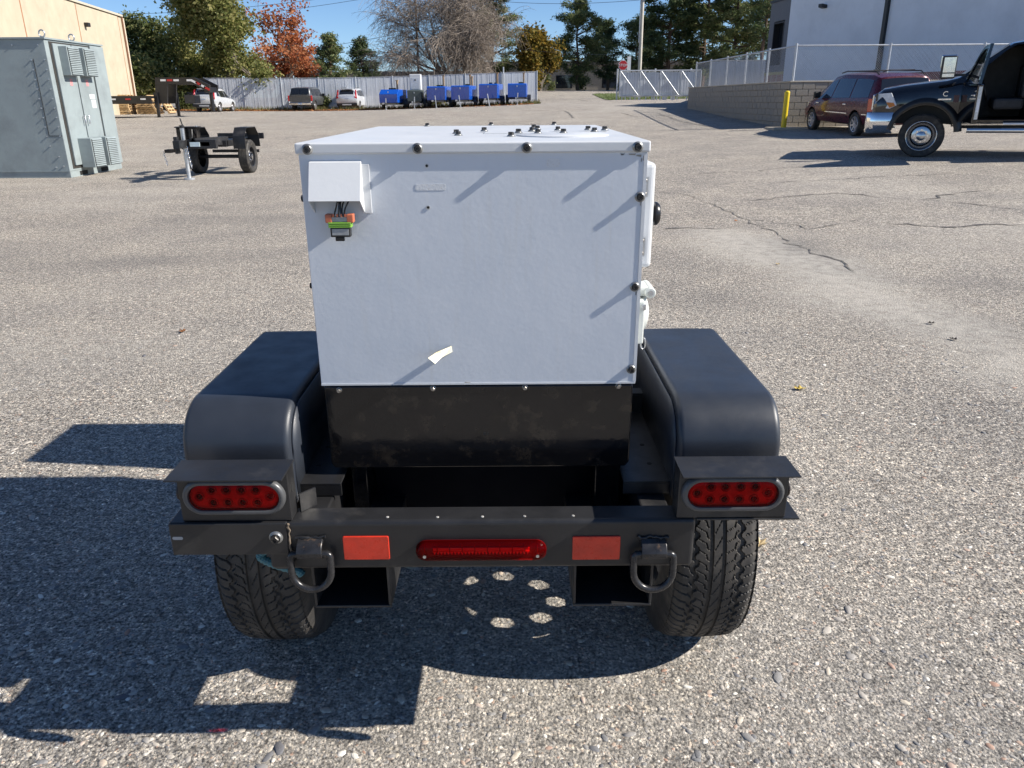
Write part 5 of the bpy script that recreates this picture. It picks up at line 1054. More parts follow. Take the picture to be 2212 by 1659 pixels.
blk_me = MB().box(-.194, .194, -.1, .1, -.094, .094).mesh('block', blockm)
fill = MB()
for row in range(9):
    z = WZ-.1-row*.205
    for k in range(40):           # receding side
        s = .2+k*.41+(.2 if row % 2 else 0)
        if s > L_-.2: continue
        c_ = Vector((WX, WY, 0))+wd*s
        if z+.1 < gz(c_.x, c_.y)-.05: continue
        o = bpy.data.objects.new('block', blk_me); C.objects.link(o); o.parent = rw; p = c_+wn_*-.082+wn_*rnd.gauss(0, .002)-wn_*0; p.z = z
        o.location = p-ORG[rw.name]; o.rotation_euler = (0, 0, math.atan2(wd.y, wd.x))
    if row % 2 and z+.1 > gz(WX, WY)-.05:
        o = bpy.data.objects.new('block', blk_me); C.objects.link(o); o.parent = rw; o.location = Vector((WX+.107, WY+.0865, z))-ORG[rw.name]; o.scale = (.47, 1, 1)
    for k in range(14):           # end facing the camera
        x = WX+.2+.012+k*.41+(.2 if row % 2 else 0)
        if z+.1 < gz(x, WY)-.05: continue
        o = bpy.data.objects.new('block', blk_me); C.objects.link(o); o.parent = rw; o.location = Vector((x, WY+.085+rnd.gauss(0, .002), z))-ORG[rw.name]
capm = M_('wall_cap_concrete', (.42, .37, .29), .9, var=.12, scale=2, bump=.3, bscale=40)
MB().prism([(WX-.03, WY-.03, WZ+.001), (18, WY-.03, WZ+.001), (18, WY+.52, WZ+.001), (WX+.3, WY+.52, WZ+.001), (wl_end[0]+.3, wl_end[1], WZ+.001), (wl_end[0]-.03, wl_end[1], WZ+.001)], (0, 0, .05)).build('coping', capm, rw, bevel=.012)
terr = MB().prism([(WX+.1, WY+.3, -.5), (40, WY+.3, -.5), (40, 66, -.5), (15.5, 66, -.5), (wl_end[0]+.2, wl_end[1]-.1, -.5)], (0, 0, 2.33)); to = terr.build('upper_yard', M_('upper_yard_asphalt', (.2, .19, .17), .9, var=.15)); tag(to, 'raised yard behind the block wall', 'yard', kind='structure')
MB().box(WX-.7, 12, WY-1.0, WY-.031, gz(WX, WY-.5)-.06, gz(WX, WY-.5)+.045).build('concrete_apron', capm, lot, bevel=.02)
# bollard
q = P(1692, 278, Y=26.0); bo = thing('bollard', 'yellow steel bollard at the corner of the block wall', 'bollard', (q.x, 26.0, gz(q.x, 26)), world=True); zz = gz(q.x, 26)
yel = M_('yellow_bollard_paint', (.75, .55, .02), .4, var=.08, scale=5, dirt=(.35, .26, .06), dscale=5, dlo=.6, dhi=.8)
MB().cyl((q.x, 26, zz-.05), (q.x, 26, zz+1.13), .085, n=20).build('post', yel, bo, smooth=40, bevel=.012); MB().lathe([(.083, 1.13+zz), (.06, 1.16+zz), (0, 1.17+zz)], 20, Matrix.Translation((q.x, 26, 0))).build('cap', yel, bo, smooth=60)
# chain link helper: real crossing wires
def chainlink(p0, p1, h, sp, r, name, par, mt):
    p0, p1 = Vector(p0), Vector(p1); d = p1-p0; L = Vector((d.x, d.y, 0)).length; ux_ = d/L; mb = MB(); n = int((L+h)/sp)
    for k in range(n):
        for sg in (0, 1):
            a = -h+k*sp; lo_, hi_ = a, a+h; z0, z1 = 0., h
            if lo_ < 0: z0 = -lo_; lo_ = 0.
            if hi_ > L: z1 = h-(hi_-L); hi_ = L
            if hi_ <= lo_: continue
            A1 = p0+ux_*lo_; B1 = p0+ux_*hi_
            if sg: A1 = p0+ux_*(L-lo_); B1 = p0+ux_*(L-hi_)
            mb.cyl(A1+Vector((0, 0, z0)), B1+Vector((0, 0, z1)), r, n=3, cap=False)
    o = mb.build(name, mt, par); o['kind'] = 'stuff'; return o
FZ0, FZ1 = WZ+.055, 3.0
cf = thing('chain_link_fence', 'galvanised chain link fence standing on the block wall', 'fence', (9.3, 27, 1.85), world=True)
pts_front = [9.3+k*3.06 for k in range(5)]
for x in pts_front: MB().cyl((x, 27, WZ+.04), (x, 27, FZ1+.04), .04 if x < 9.4 else .03, n=12).build('post', galv, cf, smooth=50)
MB().cyl((9.3, 27, FZ1-.03), (pts_front[-1], 27, FZ1-.03), .024, n=10).build('top_rail', galv, cf, smooth=50); chainlink((9.34, 27, FZ0), (pts_front[-1], 27, FZ0), FZ1-FZ0-.05, .075, .0032, 'wire_mesh', cf, galv)
sd_ = [Vector((9.3, 27, 0))+(Vector((9.0, 39.8, 0))-Vector((9.3, 27, 0)))*k/5 for k in range(6)]
for p in sd_[1:]: MB().cyl((p.x, p.y, WZ+.04), (p.x, p.y, FZ1+.04), .035, n=10).build('post', galv, cf, smooth=50)
MB().cyl((9.3, 27, FZ1-.03), (9.0, 39.8, FZ1-.03), .024, n=8).build('top_rail', galv, cf, smooth=50); chainlink((9.3, 27.04, FZ0), (9.0, 39.8, FZ0), FZ1-FZ0-.05, .075, .003, 'wire_mesh', cf, galv)

slatm, t, b = nodes('privacy_slats'); v = coord(t); mp = t.nodes.new('ShaderNodeMapping'); lk(t, v, mp.inputs[0]); mp.inputs['Scale'].default_value = (11, 11, .25)
n0 = noise(t, 1, 3, .7, mp.outputs[0]); n1 = noise(t, .7, 4, .6, v); c = ramp(t, n0.outputs[0], [(.35, (.45, .48, .52)), (.65, (.68, .71, .75))]).outputs[0]
c = mixc(t, ramp(t, n1.outputs[0], [(.5, (0, 0, 0)), (.75, (.6,)*3)]).outputs[0], c, (.4, .41, .41)); lk(t, c, b.inputs['Base Color']); b.inputs['Roughness'].default_value = .6
bumpn(t, b, n0.outputs[0], .5, .02)
def slat_fence(name, label, p0, p1, h, nb, z_of, group=None, hvar=.0):
    c0 = (Vector(p0)+Vector(p1))/2; r = thing(name, label, 'fence', (c0.x, c0.y, z_of(c0.x, c0.y)), world=True, group=group); p0, p1 = Vector(p0), Vector(p1); d = (p1-p0); ang_ = math.atan2(d.y, d.x)
    for k in range(nb+1):
        p = p0+d*k/nb; z = z_of(p.x, p.y); MB().cyl((p.x, p.y, z), (p.x, p.y, z+h+.1), .045, n=8).build('post', galv, r, smooth=50)
        if k == nb: break
        q = p0+d*(k+1)/nb; zq = z_of(q.x, q.y); nrm = Vector((d.y, -d.x, 0)).normalized()*.012; mb = MB()
        # slats between the posts, each a thin upright strip with a ragged foot
        L = (q-p).length; ns = int(L/.1)
        for j in range(ns):
            a, e = p+(q-p)*(j+.04)/ns, p+(q-p)*(j+.96)/ns; za = lerp(z, zq, j/ns); zt = za+h-abs(rnd.gauss(0, .02)); zb_ = za+.06+abs(rnd.gauss(0, .05)); off = nrm*rnd.uniform(-.6, 1)
            mb.prism([a+off+Vector((0, 0, zb_)), e+off+Vector((0, 0, zb_)), e+off+Vector((0, 0, zt)), a+off+Vector((0, 0, zt))], nrm*.3)
        o = mb.build('slats', slatm, r); o['kind'] = 'stuff'
        MB().cyl((p.x, p.y, z+h+.02), (q.x, q.y, zq+h+.02), .03, n=6).build('top_rail', galv, r, smooth=50)
    return r
slat_fence('slatted_fence', 'long chain link fence with grey privacy slats behind the parked cars', (-25.5, 68.6, 0), (2.35, 71.4, 0), 2.5, 9, gz)
MB().cyl((-.55, 71.0, gz(-.55, 71)), (-.55, 71.0, gz(-.55, 71)+3.0), .06, n=8).build('tall_post', galv, bpy.data.objects['slatted_fence'])
gr_z = lambda x, y: 2.15+.0*x
slat_fence('yard_fence', 'white slatted fence seen through the chain link above the wall', (14.2, 58.5, 0), (21.2, 57.5, 0), 1.9, 4, lambda x, y: 1.95)
# cantilever gate
gl, gr2 = P(1337, 214, Y=62), P(1500, 214, Y=62); gt = thing('sliding_gate', 'wide slatted sliding gate with four diagonal braces', 'gate', ((gl.x+gr2.x)/2, 62, gz(10, 62)), world=True)
x0, x1, z0, z1 = gl.x, 14.4, gl.z+.22, P(1337, 153, Y=62).z
for zz in (z0, z1): MB().cyl((x0, 62, zz), (x1, 62, zz), .05, n=8).build('rail', galv, gt, smooth=50)
for k in range(5):
    x = x0+(x1-x0)*k/4; MB().cyl((x, 62, z0), (x, 62, z1), .045, n=8).build('upright', galv, gt, smooth=50)
    if k < 4: MB().cyl((x+.05, 61.9, z1-.05), (x+(x1-x0)/4*.92, 61.9, z0+.05), .04, n=8).build('brace', galv, gt, smooth=50)
mb = MB(); n = int((x1-x0)/.09)
for k in range(n):
    x = x0+(x1-x0)*k/n; zb_ = z0-rnd.choice((0, .05, .1, .3, .32)); mb.box(x+.004, x+.084, 62.05+rnd.uniform(0, .02), 62.075, zb_, z1-abs(rnd.gauss(.05, .05)))
o = mb.build('slats', slatm, gt); o['kind'] = 'stuff'
for x in (x0-.15, x0+2.7, x0+5.4): MB().cyl((x, 62.25, gz(x, 62)-.1), (x, 62.25, z1+.15), .06, n=8).build('gate_post', galv, gt, smooth=50)

# ------------------------------------------------------------------ white building
wpm = M_('white_painted_block', (.7, .735, .78), .8, var=.05, scale=.8, bump=.15, bscale=12, bdist=.02, dirt=(.6, .63, .67), dscale=.7, dlo=.5, dhi=.8); gcl = M_('grey_facade', (.13, .135, .145), .7, var=.08)
wb = thing('white_building', 'large white painted block building with grey corner and black downspout', 'building', (22, 45, 2.0), world=True)
Cc = Vector((14.95, 45, 0)); wdir = Vector((.38, -.925, 0)).normalized(); wno = Vector((-.925, -.38, 0)).normalized(); HT = 7.6
def wpt(s, d, z): q = Cc+wdir*s+wno*d; return Vector((q.x, q.y, z))
MB().prism([wpt(0, 0, 1.5), wpt(20, 0, 1.5), wpt(20, -18, 1.5), wpt(0, -18, 1.5)], (0, 0, HT-1.5)).build('wall', wpm, wb)
dsx = None
for s in (6.55,): MB().prism([wpt(s-.09, .001, 2.6), wpt(s+.09, .001, 2.6), wpt(s+.09, .16, 2.6), wpt(s-.09, .16, 2.6)], (0, 0, HT-2.6)).build('downspout', M_('black_pipe', (.015, .017, .018), .45), wb)
MB().prism([wpt(6.42, .001, 2.2), wpt(6.62, .001, 2.2), wpt(6.62, .22, 2.2), wpt(6.42, .22, 2.2)], (0, 0, .42)).build('downspout_shoe', MATS['black_pipe'], wb)
MB().prism([wpt(8.0, .001, 1.6), wpt(20, .001, 1.6), wpt(20, .012, 1.6), wpt(8.0, .012, 1.6)], (0, 0, .82)).build('red_band', M_('dark_red_band', (.22, .035, .04), .7, var=.1), wb)
for s, z in ((2.5, 5.6), (11.0, 5.3)): fxm = MB().prism([wpt(s-.18, .001, z), wpt(s+.18, .001, z), wpt(s+.14, .3, z+.05), wpt(s-.14, .3, z+.05)], (0, 0, .16)).build('wall_light', blk, wb, bevel=.02)
# grey end bay
gdir = Vector((-.086, .996, 0)); gno = Vector((-.996, -.086, 0))
def gpt(s, d, z): q = Cc+gdir*s+gno*d; return Vector((q.x, q.y, z))
GT = 6.35
def gsl(s0, s1, d0, d1, z0, z1, nm, mt): return MB().prism([gpt(s0, d0, z0), gpt(s1, d0, z0), gpt(s1, d1, z0), gpt(s0, d1, z0)], (0, 0, z1-z0)).build(nm, mt, wb)
gsl(.02, .55, -3, 0, 3.1, GT, 'grey_wall', gcl); gsl(1.95, 2.6, -3, 0, 3.1, GT, 'grey_wall', gcl); gsl(.55, 1.95, -3, -.001, 5.35, GT-.001, 'grey_wall', gcl); gsl(.55, 1.95, -3, -.3, 3.1, 5.35, 'window_glass', gdark)
gsl(.55, .62, -.3, .02, 3.1, 5.3, 'window_frame', blk); gsl(1.88, 1.95, -.3, .02, 3.1, 5.3, 'window_frame', blk); gsl(.62, 1.88, -.3, .02, 5.23, 5.3, 'window_frame', blk)
gsl(.02, 2.6, -3, -.002, 2.75, 3.0995, 'brick_band', gcl); gsl(.0, 2.62, -3, .02, 2.6, 2.7495, 'yellow_band', M_('yellow_trim', (.42, .36, .12), .6, var=.1))
brm, t, b = nodes('red_brick'); br_ = t.nodes.new('ShaderNodeTexBrick'); mp = t.nodes.new('ShaderNodeMapping'); mp.inputs['Rotation'].default_value = (R(90), 0, R(90)); lk(t, coord(t), mp.inputs[0]); lk(t, mp.outputs[0], br_.inputs[0]); br_.inputs['Color1'].default_value = (.2, .06, .05, 1); br_.inputs['Color2'].default_value = (.28, .09, .07, 1); br_.inputs['Mortar'].default_value = (.3, .25, .22, 1); br_.inputs['Scale'].default_value = 4; lk(t, br_.outputs[0], b.inputs[0])
gsl(.02, 2.6, -3, -.003, 1.5, 2.5995, 'brick_base', brm); gsl(0, 2.65, -3.2, .06, GT+.0005, GT+.12, 'coping', blk)

# ------------------------------------------------------------------ street furniture
q = P(1346, 141, Y=70); sg_ = thing('stop_sign', 'red octagonal stop sign above the gate', 'sign', (q.x, 70, gz(q.x, 70)), world=True); ro = .42
oc = [(q.x+ro*math.cos(R(22.5+45*k)), 70, q.z+ro*math.sin(R(22.5+45*k))) for k in range(8)]
sf = MB().prism([(q.x+(x-q.x)*1.0, 70, q.z+(z-q.z)) for x, y, z in oc], (0, .008, 0)).build('sign_border', M_('sign_white', (.8, .8, .8), .4), sg_)
MB().prism([(q.x+(x-q.x)*.92, 69.996, q.z+(z-q.z)*.92) for x, y, z in oc], (0, .003, 0)).build('sign_face', M_('sign_red', (.5, .02, .025), .4), sg_)
o = put(text_mesh('STOP', .29, .002, MATS['sign_white'], 'lettering'), 'lettering', sg_, Matrix.Translation(Vector((q.x, 69.99, q.z))-Vector(sg_.location)) @ Matrix.Rotation(R(90), 4, 'X'))
MB().box(q.x-.04, q.x+.04, 70.01, 70.05, gz(q.x, 70), q.z+.3).build('post', galv, sg_)
s2 = P(1359, 134, Y=72); sn = thing('narrow_sign', 'narrow white sign turned edge-on beside the stop sign', 'sign', (s2.x, 72, gz(s2.x, 72)), world=True); MB().box(s2.x-.16, s2.x+.16, 72, 72.02, s2.z-.85, s2.z+.45).build('panel', MATS['sign_white'], sn); MB().box(s2.x-.04, s2.x+.04, 72.021, 72.06, gz(s2.x, 72), s2.z+.3).build('post', galv, sn)
q = P(1382, 150, Y=74); up = thing('utility_pole', 'tall pale wooden utility pole behind the gate', 'utility pole', (q.x, 74, gz(q.x, 74)), world=True); zz = gz(q.x, 74)
polem = M_('bleached_pole_wood', (.5, .46, .4), .85, var=.12, scale=3, bump=.4, bscale=20, bdist=.02)
MB().cyl((q.x, 74, zz), (q.x-.05, 74, zz+13), .17, .12, n=12).build('shaft', polem, up, smooth=50); MB().cyl((q.x-.22, 73.9, zz+4.5), (q.x-.22, 73.9, zz+13), .035, n=6).build('conduit', galv, up); MB().cyl((q.x+.25, 73.9, zz+8), (q.x+.25, 73.9, zz+8.9), .2, n=12).build('transformer', M_('transformer_grey', (.3, .31, .32), .5), up)
MB().box(q.x-1.2, q.x+1.2, 73.85, 73.97, zz+12, zz+12.12).build('cross_arm', polem, up)
q2 = P(1175, 60, Y=84); u2 = thing('far_utility_pole', 'weathered utility pole standing inside the bare tree', 'utility pole', (q2.x-2.9, 86, gz(q2.x, 86)), world=True); xp = P(1165/1.0, 30, Y=86).x
xp = P(898, 20, Y=86).x; u2.location.x = xp; ORG[u2.name] = Vector(u2.location); zz2 = gz(xp, 86); MB().cyl((xp, 86, zz2), (xp, 86, zz2+10.9), .13, .1, n=10).build('shaft', M_('brown_pole_wood', (.18, .13, .1), .9, var=.2), u2, smooth=50); MB().box(xp-1.1, xp+1.1, 85.9, 86.0, zz2+10.6, zz2+10.72).build('cross_arm', MATS['brown_pole_wood'], u2)
wirem2 = M_('overhead_wire', (.03, .03, .035), .5)
for k, (a, e) in enumerate((((690, 26), (-60, -34)), ((690, 36), (-60, -10)), ((700, 108), (-60, 96)))):
    p1_ = Vector((xp, 86, zz2+10.8-k*.5-(3.2 if k == 2 else 0))); p0_ = P(e[0], e[1]+60, Y=86); p2_ = P(1382, [-10, 0, 118][k], Y=74)
    ow = thing('overhead_wire', ['topmost overhead wire crossing the sky left of the bare tree', 'second overhead wire crossing the sky left of the bare tree', 'lowest overhead wire passing behind the small pines'][k], 'wire', tuple(p1_), world=True)
    pts = [p0_.lerp(p1_, j/16)+Vector((0, 0, -1.2*(1-(2*j/16-1)**2))) for j in range(17)]+[p1_.lerp(p2_, j/12)+Vector((0, 0, -.7*(1-(2*j/12-1)**2))) for j in range(1, 13)]
    MB().tube(pts, .022, 4).build('cable', wirem2, ow)

# far low building beyond the street, grass verge, street kerb
q = P(1300, 190, Y=125); fb2_ = thing('far_building', 'low dark roofed building beyond the street trees', 'building', (q.x, 125, 2.4), world=True); MB().box(q.x-18, q.x+45, 125, 140, 2, 6.2).build('wall', M_('far_wall', (.2, .18, .15), .9, var=.2), fb2_); MB().box(q.x-19, q.x+46, 124.5, 141, 6.2, 6.8).build('roof', M_('far_roof', (.1, .09, .085), .9), fb2_)
for k in range(8): MB().box(q.x-14+k*7, q.x-11.5+k*7, 124.93, 124.99, 3.0, 4.8).build('window', gdark, fb2_)
q = P(1060, 150, Y=130); fb3 = thing('far_building', 'low pale building behind the fence and bare tree', 'building', (q.x-10, 130, 2.4), world=True); MB().box(q.x-30, q.x+14, 130, 145, 2, 5.2).build('wall', M_('far_wall_pale', (.3, .29, .27), .9, var=.2), fb3); MB().box(q.x-31, q.x+15, 129.5, 146, 5.2, 5.7).build('roof', MATS['far_roof'], fb3)
for k in range(6): MB().box(q.x-27+k*7, q.x-24+k*7, 129.93, 129.99, 3.0, 4.4).build('window', gdark, fb3)
def blades(n, fn, h, w, seed):
    rs = random.Random(seed); mb = MB()
    for _ in range(n):
        x, y = fn(rs); z = gz(x, y); a = rs.random()*6.28; hh = h*rs.uniform(.5, 1.3); dx, dy = w*math.cos(a), w*math.sin(a); l = (rs.gauss(0, .4)*hh, rs.gauss(0, .4)*hh)
        mb.add([(x-dx, y-dy, z-.01), (x+dx, y+dy, z-.01), (x+l[0], y+l[1], z+hh)], [(0, 1, 2)])
    return mb
grass = leafmat('grass_leaf', [(.05, .09, .015), (.1, .15, .03), (.16, .17, .05)], .3)
ga, gb = P(1305, 203, Y=76), P(1345, 203, Y=76)
o = blades(5000, lambda rs: (rs.uniform(ga.x-.5, gb.x+6), rs.uniform(66, 82)), .14, .02, 3).build('verge_grass', grass); tag(o, 'short green grass verge beyond the gate', 'grass', kind='stuff')
gv = MB().grid(10, 10, lambda i, j: (lerp(ga.x-.5, gb.x+7, i), lerp(66, 82, j), gz(lerp(ga.x-.5, gb.x+7, i), lerp(66, 82, j))+.03)); vo = gv.build('verge', M_('verge_soil', (.12, .15, .05), .95, var=.2)); tag(vo, 'grass verge beside the street', 'verge', kind='structure')
o = blades(3500, lambda rs: (rs.uniform(-27, 2.5), rs.gauss(67.6, .5)), .35, .03, 4).build('fence_weeds', leafmat('weed_leaf', [(.09, .09, .03), (.12, .13, .04), (.2, .16, .07)], .3)); tag(o, 'dry weeds and grass along the foot of the slatted fence', 'weeds', kind='stuff')
# fallen leaves
litter = leafmat('leaf_litter', [(.3, .1, .03), (.42, .17, .06), (.5, .25, .1), (.25, .12, .06)], .2)
def leaf_scatter(n, fn, size, seed):
    rs = random.Random(seed); mb = MB()
    for _ in range(n):
        x, y = fn(rs); z = gz(x, y)+.012+rs.random()*.05; a = rs.random()*6.28; s = size*rs.uniform(.6, 1.4); t1, t2 = rs.gauss(0, .35), rs.gauss(0, .35)
        c_, s_ = math.cos(a), math.sin(a); mb.add([(x+s*c_, y+s*s_, z+s*t1), (x-s*s_*.7, y+s*c_*.7, z+s*t2), (x-s*c_, y-s*s_, z-.3*s*t1+.01), (x+s*s_*.7, y-s*c_*.7, z-.3*s*t2+.01)], [(0, 1, 2, 3)])
    return mb
o = leaf_scatter(9000, lambda rs: (rs.uniform(-28, -5) if rs.random() < .75 else rs.uniform(-26, 2), 65.9+abs(rs.gauss(0, 1.3))), .09, 6).build('fallen_leaves', litter); tag(o, 'drift of orange fallen leaves along the fence', 'leaves', kind='stuff')
LV = [((395, 718), 'brown'), ((1727, 842), 'yellow'), ((2010, 700), 'dark'), ((1680, 572), 'pale'), ((945, 700), 'dark'), ((1640, 1180), 'pale'), ((1590, 478), 'orange'), ((2060, 735), 'dark')]
for k, ((u, v), cn_) in enumerate(LV):
    q = P(u, v, Z=gz(P(u, v, Z=0).x, P(u, v, Z=0).y)); s = .03*(1+.2*rnd.random()); a = rnd.random()*6; col_ = {'brown': (.2, .08, .02), 'yellow': (.55, .4, .08), 'dark': (.03, .022, .015), 'pale': (.5, .38, .2), 'orange': (.5, .18, .05)}[cn_]
    mb = MB(); out = [(1, 0, .2), (.55, .3, .05), (.6, .55, .25), (.1, .4, .02), (-.2, .6, .2), (-.45, .25, .05), (-1, .1, .15), (-.45, -.25, .05), (-.1, -.6, .25), (.2, -.35, .02), (.65, -.5, .2), (.55, -.22, .05)]
    mb.add([(q.x+s*(x*math.cos(a)-y*math.sin(a)), q.y+s*(x*math.sin(a)+y*math.cos(a)), q.z+.006+s*z*1.6) for x, y, z in out]+[(q.x, q.y, q.z+.006)], [(i, (i+1) % 12, 12) for i in range(12)])
    o = mb.build('fallen_leaf', M_('leaf_'+cn_, col_, .7, var=.2, scale=90)); tag(o, '%s dry leaf lying %s' % (cn_, ['beyond the left fender', 'on the asphalt right of the right fender', 'on the asphalt at the far right edge', 'by the start of the dusty track', 'just left of the white box', 'on asphalt right of the right wheel', 'near the tar seam by the door knob', 'at right, below the dusty track'][k]), 'leaf')

# ------------------------------------------------------------------ trees
def leaf_obj(name, cen, size, mat, par, seed, asp=.6, up=.3, jit=.4):
    rs = np.random.RandomState(seed); n = len(cen); cen = np.asarray(cen)
    a = rs.normal(size=(n, 3)); a[:, 2] *= .7; a /= np.linalg.norm(a, axis=1)[:, None]; b_ = rs.normal(size=(n, 3)); b_ -= a*(a*b_).sum(1)[:, None]; b_ /= np.linalg.norm(b_, axis=1)[:, None]
    s = size*rs.uniform(1-jit, 1+jit, (n, 1)); a = a*s; b_ = b_*s*asp
    V = np.stack([cen-a, cen-b_, cen+a, cen+b_], 1).reshape(-1, 3); Fc = np.arange(4*n).reshape(-1, 4)
    org = ORG.get(par.name); V = V-np.array(org)
    me = bpy.data.meshes.new(name); me.vertices.add(4*n); me.vertices.foreach_set('co', V.ravel()); me.loops.add(4*n); me.loops.foreach_set('vertex_index', Fc.ravel()); me.polygons.add(n)
    me.polygons.foreach_set('loop_start', np.arange(n)*4); me.polygons.foreach_set('loop_total', np.full(n, 4)); me.update(calc_edges=True); me.materials.append(mat)
    o = bpy.data.objects.new(name, me); C.objects.link(o); o.parent = par; return o
def grow(rs, p, d, L, r, depth, segs, tips, spread=.6, droop=0., kids=(2, 4), nseg=4, wob=.18, ratio=.68):
    pts = [p.copy()]; rr = [r]; q = p.copy(); d = d.normalized()
    for k in range(nseg):
        d = (d+Vector((rs.gauss(0, wob), rs.gauss(0, wob), rs.gauss(0, wob)-droop*(k+1)/nseg))).normalized(); q = q+d*(L/nseg); pts.append(q.copy()); rr.append(r*(1-.55*(k+1)/nseg))
    segs.append((pts, rr))
    if depth == 0: tips.append((q.copy(), d.copy(), pts)); return
    for k in range(rs.randint(*kids)):
        i = rs.randint(1, nseg); ax = Vector((rs.gauss(0, 1), rs.gauss(0, 1), rs.gauss(0, .5))).normalized(); nd = (d+ax*spread*rs.uniform(.6, 1.5)).normalized()
        grow(rs, pts[i], nd, L*ratio*rs.uniform(.75, 1.2), rr[i]*.62, depth-1, segs, tips, spread, droop, kids, nseg, wob, ratio)
    grow(rs, pts[-1], d, L*ratio, rr[-1]*.9, depth-1, segs, tips, spread, droop, kids, nseg, wob, ratio)
def wood(segs, name, mat, par, n=5):
    mb = MB()
    for pts, rr in segs: mb.tube(pts, rr, n if rr[0] > .04 else 3)
    return mb.build(name, mat, par, smooth=60)
bark = M_('grey_bark', (.16, .135, .11), .95, var=.3, scale=4, bump=.6, bscale=12, bdist=.04); pbark = M_('pine_bark', (.1, .065, .045), .95, var=.3, scale=4); wbark = M_('willow_twig_bark', (.24, .2, .165), .9, var=.25, scale=3)
def tree_root(name, label, u, Y, dx=0, group=None, cat='tree'):
    q = P(u, 200, Y=Y); x = q.x+dx; r = thing(name, label, cat, (x, Y, gz(x, Y)), world=True, group=group); return r, Vector((x, Y, gz(x, Y)-.1))
def fit(segs, tips, p, Y, u0, u1, vtop, zlow=None):
    # stretch the grown skeleton to its real spread and height
    pts = [q for sg, _ in segs for q in sg]; xs = [q.x for q in pts]; a, b_ = min(xs), max(xs); zt = max(q.z for q in pts)
    X0, X1, Z1 = P(u0, vtop+120, Y=Y).x, P(u1, vtop+120, Y=Y).x, P((u0+u1)/2, vtop, Y=Y).z; sy = (X1-X0)/(b_-a)*.85; sz = (Z1-p.z)/(zt-p.z)
    def f(q):
        w = min(1, max(0, (q.z-p.z)/(.35*(zt-p.z)))); xx = X0+(q.x-a)*(X1-X0)/(b_-a); x0_ = X0+(p.x-a)*(X1-X0)/(b_-a)
        return Vector((p.x+(xx-p.x)*1.0-(x0_-p.x)*(1-w), p.y+(q.y-p.y)*sy, p.z+(q.z-p.z)*sz))
    memo = {}
    def g(q):
        k = id(q)
        if k not in memo: memo[k] = f(q)
        return memo[k]
    s2 = [([g(q) for q in pts_], rr) for pts_, rr in segs]; t2 = [(f(q), d, [g(x) for x in pts_]) for q, d, pts_ in tips]
    return s2, t2
def clumps(rs, centers, n, rad, flat=.8):
    c = np.array([tuple(q) for q in centers]); i = rs.randint(0, len(c), n); g = rs.normal(size=(n, 3))*rad*.5; g[:, 2] *= flat; return c[i]+g
def broadleaf(name, label, u, Y, h, spread, mat, nleaf, lsize, seed, trunk=.28, L0=.3, depth=4, clump=.7, bareness=0, droop=0, kids=(2, 4), lean=0, barkm=None, ratio=.68, ext=None):
    r, p = tree_root(name, label, u, Y, group='trees beyond the fence'); rs = random.Random(seed); segs = []; tips = []
    grow(rs, p, Vector((lean, 0, 1)), h*L0, trunk, depth, segs, tips, spread, droop, kids, ratio=ratio)
    if ext: segs, tips = fit(segs, tips, p, Y, *ext)
    wood(segs, 'trunk', barkm or bark, r)
    cs = [t_[0] for t_ in tips]+[q for t_ in tips for q in t_[2][2:]]
    cs = [c for c in cs if rs.random() > bareness]
    if nleaf: leaf_obj('crown', clumps(np.random.RandomState(seed), cs, nleaf, clump), lsize, mat, r, seed)
    return r, tips
def pine(name, label, u, Y, h, w, seed, mat, nn=9000, bare=.25, trunk=.22, cone=.6, lsize=.2):
    r, p = tree_root(name, label, u, Y, group='trees beyond the fence'); rs = random.Random(seed); segs = []; cs = []
    top = p+Vector((rs.gauss(0, .3), rs.gauss(0, .3), h)); tp_ = [p.lerp(top, k/8)+Vector((rs.gauss(0, .06), rs.gauss(0, .06), 0)) for k in range(9)]; segs.append((tp_, [trunk*(1-.85*k/8) for k in range(9)]))
    n = int(h*5)
    for k in range(n):
        q = bare+(1-bare)*(k+rs.random())/n; b0 = p.lerp(top, q); a = rs.random()*6.28; prof_ = (1-((q-bare)/(1-bare)))**cone*.9+.12; prof_ *= min(1, .45+(q-bare)*3)
        L = w*prof_*rs.uniform(.55, 1.15); d = Vector((math.cos(a), math.sin(a), rs.uniform(-.05, .4)))
        pts = [b0]; 
        for j in range(4): d = (d+Vector((rs.gauss(0, .15), rs.gauss(0, .15), rs.gauss(.03, .1)))).normalized(); pts.append(pts[-1]+d*L/4)
        segs.append((pts, [trunk*.28*(1-.2*j) for j in range(5)])); cs += pts[2:]+[pts[-1], pts[-1]]
        for j in (2, 3, 4):
            e = pts[j]+Vector((rs.gauss(0, .35), rs.gauss(0, .35), rs.gauss(.1, .2)))*max(.4, L*.3); segs.append(([pts[j], e], [.025, .01])); cs += [e]*2
    cs.append(top); wood(segs, 'trunk', pbark, r); leaf_obj('crown', clumps(np.random.RandomState(seed), cs, nn, .62, .6), lsize, mat, r, seed, asp=.22)
    return r
locust = leafmat('locust_leaf', [(.1, .125, .035), (.18, .2, .06), (.28, .28, .1), (.38, .34, .14)], .5); darkleaf = leafmat('dark_shrub_leaf', [(.06, .085, .026), (.11, .14, .048), (.2, .2, .08)], .4)
orangel = leafmat('orange_maple_leaf', [(.3, .08, .035), (.43, .15, .06), (.5, .24, .11), (.36, .1, .05)], .45); yellowl = leafmat('yellow_maple_leaf', [(.07, .07, .015), (.14, .12, .025), (.25, .17, .03), (.32, .2, .04)], .35)
pinel = leafmat('pine_needles', [(.06, .09, .035), (.11, .15, .055), (.18, .21, .085), (.27, .26, .12)], .35); pined = leafmat('dark_pine_needles', [(.04, .07, .032), (.08, .115, .045), (.14, .16, .07)], .35)
